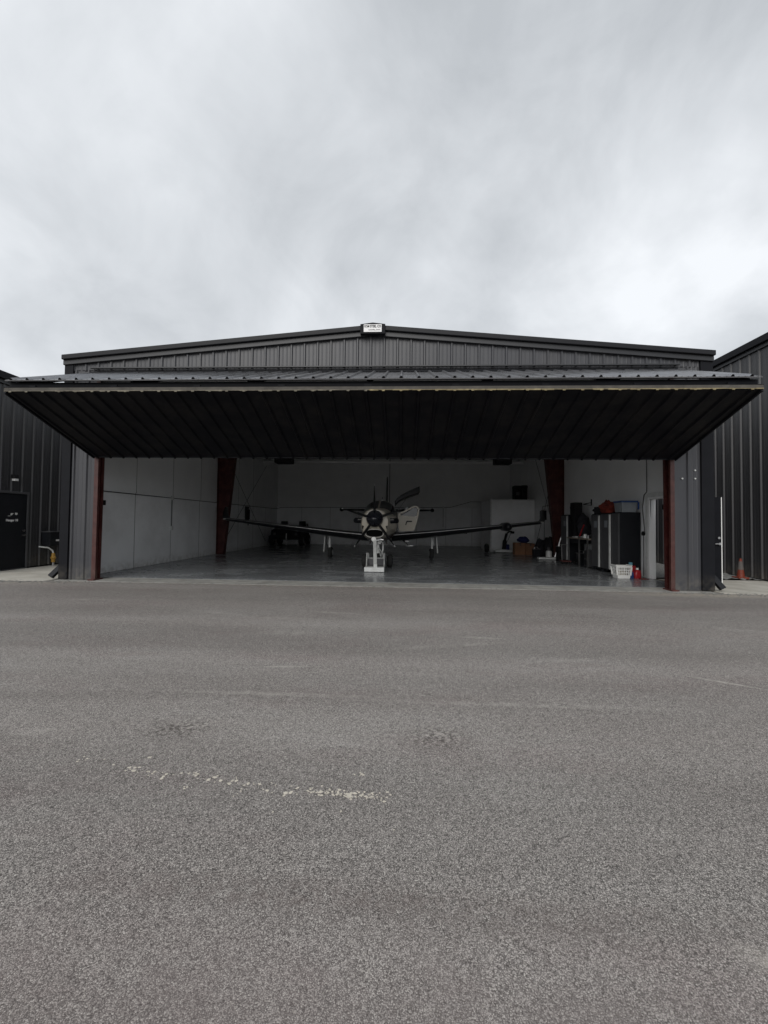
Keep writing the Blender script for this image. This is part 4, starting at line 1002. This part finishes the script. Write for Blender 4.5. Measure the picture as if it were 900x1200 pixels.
bm_.build('basket', 'white_plastic', o, fixn=False)
for u_ in (-1.05, 1.05): MB().bar(bk(u_, -.9, .34), bk(u_, .9, .34), .02, .03).build('handle', 'white_plastic', o)
MB().blob((bx, by, .13), (.13, .09, .10), 31, .4).build('laundry', 'fleck', o)
# detergent
def jug(x, y, s_, m_, capm, lab, nm='detergent_jug'):
    o = thing(nm, (x, y, .018), lab, 'jug', 'detergent jugs by the basket')
    rg = []
    for z, a, b_ in ((0, .10, .07), (.02, .11, .08), (.16, .11, .08), (.24, .075, .06), (.27, .035, .035), (.29, .035, .035)):
        rg.append([Vector((x + s_ * a * math.copysign(abs(math.cos(2 * PI * i / 20)) ** .7, math.cos(2 * PI * i / 20)), y + s_ * b_ * math.copysign(abs(math.sin(2 * PI * i / 20)) ** .7, math.sin(2 * PI * i / 20)), .019 + s_ * z)) for i in range(20)])
    MB().loft(rg).build('body', m_, o)
    MB().lathe((x, y, .02 + s_ * .285), (0, 0, 1), [(0, .042 * s_), (.06 * s_, .04 * s_), (.065 * s_, .01)], 16).build('cap', capm, o)
    MB().tube([(x + s_ * .03, y, .019 + s_ * .25), (x + s_ * .10, y, .019 + s_ * .26), (x + s_ * .115, y, .019 + s_ * .14)], .013 * s_, 8).build('handle', m_, o)
    return o
jug(6.22, 10.9, .80, 'redp', 'white_plastic', 'red detergent jug standing right of the laundry basket')
jug(6.07, 10.93, .62, 'blue', 'redp', 'small blue detergent bottle between basket and red jug')
jug(6.17, 11.12, 1.15, 'redp', 'teal', 'taller red jug with a teal cap behind the small bottle')
o = MB().prism([(6.22, 10.70, .0185), (6.42, 10.74, .0185), (6.40, 10.9, .0185), (6.24, 10.86, .0185)], (0, 0, .01)).build('red_rag', 'red_cloth'); tag(o, 'flat red rag on the floor by the detergent jugs', 'rag')
# outlet with conduit by side door
o = thing('wall_outlet', (IR, 11.35, 1.2), 'grey outlet box with its conduit between cabinets and side door', 'outlet')
# visible between the cabinets and the door casing
MB().tube([(IR - .02, 11.25, 0.03), (IR - .02, 11.25, 1.15), (IR - .02, 11.2, 1.25), (IR - .02, 11.3, 1.9), (IR - .02, 11.22, 2.25), (IR - .02, 11.1, 2.33), (IR - .02, 11.1, 4.4)], .010, 6).build('conduit', 'conduit', o)
MB().cyl((IR - .04, 11.26, 1.2), (IR, 11.26, 1.2), .06, n=16).build('reel', 'black', o)

# ------------------------------------------------------------------ buggy, back left
o = thing('off_road_buggy', (-6.5, 23.4, 0), 'dark open off-road buggy parked in the back left corner', 'buggy')
BX0, BX1 = -7.62, -5.62
MB().prism([(BX0 + .15, 22.5, .38), (BX0 + .15, 22.45, .62), (BX0 + .15, 22.6, .95), (BX0 + .15, 23.3, 1.02), (BX0 + .15, 23.45, .55), (BX0 + .15, 24.3, .55), (BX0 + .15, 24.6, .95), (BX0 + .15, 24.7, .95), (BX0 + .15, 24.7, .38)], (BX1 - BX0 - .3, 0, 0)).build('body', 'dark_metal', o, .03)
for x in (BX0 + .02, BX1 - .26):
    for y in (22.8, 24.3):
        w_ = MB().lathe((x, y, .33), (1, 0, 0), [(0, .12), (0, .26), (.04, .31), (.20, .31), (.24, .26), (.24, .12)], 20).build('wheel', 'rubber', o)
        MB().lathe((x - .005, y, .33), (1, 0, 0), [(0, .02), (0, .14), (.25, .14), (.25, .02)], 14).build('rim', 'grey_metal', w_)
MB().bar((BX0 + .1, 22.35, .55), (BX1 - .1, 22.35, .55), .06).bar((BX0 + .2, 22.35, .42), (BX1 - .2, 22.35, .42), .05).build('bumper', 'black', o)
MB().tube([(BX0 + .15, 23.2, .95), (BX0 + .2, 23.7, 1.25), (BX0 + .2, 24.4, 1.27), (BX0 + .15, 24.6, .9)], .03).tube([(BX1 - .15, 23.2, .95), (BX1 - .2, 23.7, 1.25), (BX1 - .2, 24.4, 1.27), (BX1 - .15, 24.6, .9)], .03).build('roll_cage', 'black', o)
for x in (-7.15, -6.05):
    MB().box(x - .22, x + .22, 23.5, 24.0, .56, .75).box(x - .21, x + .21, 24.0, 24.14, .7, 1.25).box(x - .2, x + .2, 24.02, 24.12, 1.25, 1.44).build('seat', 'dark_cloth', o, .03)
for x in (BX0 + .38, BX1 - .38): MB().lathe((x, 22.48, .70), (0, -1, 0), [(0, .08), (.05, .08), (.07, .05)], 16).build('headlight', 'grey_metal', o)
MB().box(BX0 + .55, BX1 - .55, 22.42, 22.46, .5, .64).build('grille', 'black', o)
MB().bar((-6.5, 22.28, .1), (-6.5, 22.28, .75), .05, .04).build('tow_post', 'white_metal', o)
o = thing('wall_rack', (IL, 20.2, 1.4), 'narrow dark rack with hanging tools on the left wall behind the wing tip', 'rack')
box('board', 'trim_grey', o, IL, IL + .03, 19.7, 20.2, 1.3, 2.15)
MB().bar((IL + .06, 19.8, 1.3), (IL + .06, 19.8, 2.1), .03).bar((IL + .06, 20.0, 1.2), (IL + .06, 20.0, 1.9), .03).bar((IL + .06, 20.12, 1.5), (IL + .06, 20.12, 2.0), .05).build('tool', 'black', o)

# ------------------------------------------------------------------ camera
cam_d = bpy.data.cameras.new('camera'); cam = bpy.data.objects.new('camera', cam_d); COL.objects.link(cam)
yw, pt, rl = R(2.6), R(1.5), R(.65)
fw = Vector((-math.sin(yw) * math.cos(pt), math.cos(yw) * math.cos(pt), math.sin(pt)))
rt = Vector((math.cos(yw), math.sin(yw), 0)); upv = rt.cross(fw)
rt2 = rt * math.cos(rl) + upv * math.sin(rl); up2 = upv * math.cos(rl) - rt * math.sin(rl)
cam.matrix_world = Matrix(((rt2.x, up2.x, -fw.x, 0), (rt2.y, up2.y, -fw.y, 0), (rt2.z, up2.z, -fw.z, 1.42), (0, 0, 0, 1)))
cam_d.sensor_fit = 'HORIZONTAL'; cam_d.sensor_width = 36; cam_d.lens = 36 * 469 / 900
cam_d.clip_start = .05; cam_d.clip_end = 4000
SC.camera = cam

# ------------------------------------------------------------------ sky and sun
SUN_EL, SUN_AZ = R(34), R(196)     # azimuth clockwise from +Y
wd = bpy.data.worlds.new('World'); SC.world = wd; wd.use_nodes = True
nt = wd.node_tree; N = nt.nodes; L = nt.links
for n in list(N): N.remove(n)
out = N.new('ShaderNodeOutputWorld'); bg = N.new('ShaderNodeBackground'); bg.inputs['Strength'].default_value = .10
L.new(bg.outputs[0], out.inputs[0])
sky = N.new('ShaderNodeTexSky'); sky.sky_type = 'NISHITA'; sky.sun_disc = False
sky.sun_elevation = SUN_EL; sky.sun_rotation = SUN_AZ; sky.air_density = 1.; sky.dust_density = 2.
tc = N.new('ShaderNodeTexCoord'); sx = N.new('ShaderNodeSeparateXYZ'); L.new(tc.outputs['Generated'], sx.inputs[0])
def mth(op, a, b=None):
    r = N.new('ShaderNodeMath'); r.operation = op
    for i, v in enumerate((a, b)):
        if v is None: continue
        if isinstance(v, (int, float)): r.inputs[i].default_value = v
        else: L.new(v, r.inputs[i])
    return r.outputs[0]
zz = mth('ADD', mth('MAXIMUM', sx.outputs[2], 0.), .75)
cx = N.new('ShaderNodeCombineXYZ'); L.new(mth('DIVIDE', sx.outputs[0], zz), cx.inputs[0]); L.new(mth('DIVIDE', sx.outputs[1], zz), cx.inputs[1])
def cn_(scale, off, det=5, rough=.5, dist=0.):
    mp = N.new('ShaderNodeMapping'); mp.inputs['Location'].default_value = off; L.new(cx.outputs[0], mp.inputs[0])
    n = N.new('ShaderNodeTexNoise'); n.inputs['Scale'].default_value = scale; n.inputs['Detail'].default_value = det
    n.inputs['Roughness'].default_value = rough; n.inputs['Distortion'].default_value = dist
    L.new(mp.outputs[0], n.inputs['Vector']); return n.outputs['Fac']
c1 = cn_(1.7, (2.3, 1.1, 0), 6, .52, .5); c2 = cn_(5.5, (5, 2, 1), 6, .6, .4)
cc = mth('ADD', mth('MULTIPLY', c1, .78), mth('MULTIPLY', c2, .22))
ramp = N.new('ShaderNodeValToRGB'); e = ramp.color_ramp.elements
e[0].position = .37; e[0].color = (.38, .400, .422, 1)
e[1].position = .63; e[1].color = (.665, .685, .71, 1)
x_ = e.new(.5); x_.color = (.515, .536, .560, 1)
L.new(cc, ramp.inputs[0])
vm = N.new('ShaderNodeVectorMath'); vm.operation = 'SCALE'; vm.inputs['Scale'].default_value = 10.
L.new(ramp.outputs[0], vm.inputs[0])
mx = N.new('ShaderNodeMix'); mx.data_type = 'RGBA'; mx.inputs[0].default_value = .96
L.new(sky.outputs[0], mx.inputs[6]); L.new(vm.outputs[0], mx.inputs[7]); L.new(mx.outputs[2], bg.inputs['Color'])
sd = bpy.data.lights.new('sun', 'SUN'); so = bpy.data.objects.new('sun', sd); COL.objects.link(so)
sd.energy = 1.3; sd.angle = R(45); sd.color = (1, .97, .93)
dv = Vector((math.sin(SUN_AZ) * math.cos(SUN_EL), math.cos(SUN_AZ) * math.cos(SUN_EL), math.sin(SUN_EL)))
so.rotation_euler = dv.to_track_quat('Z', 'Y').to_euler(); so.location = dv * 50

SC.view_settings.view_transform = 'Standard'; SC.view_settings.look = 'None'
SC.view_settings.exposure = .52; SC.view_settings.gamma = 1
SC.render.engine = 'CYCLES'
cy = SC.cycles
cy.max_bounces = 8; cy.diffuse_bounces = 7; cy.glossy_bounces = 3; cy.use_denoising = True
cy.sample_clamp_indirect = 4
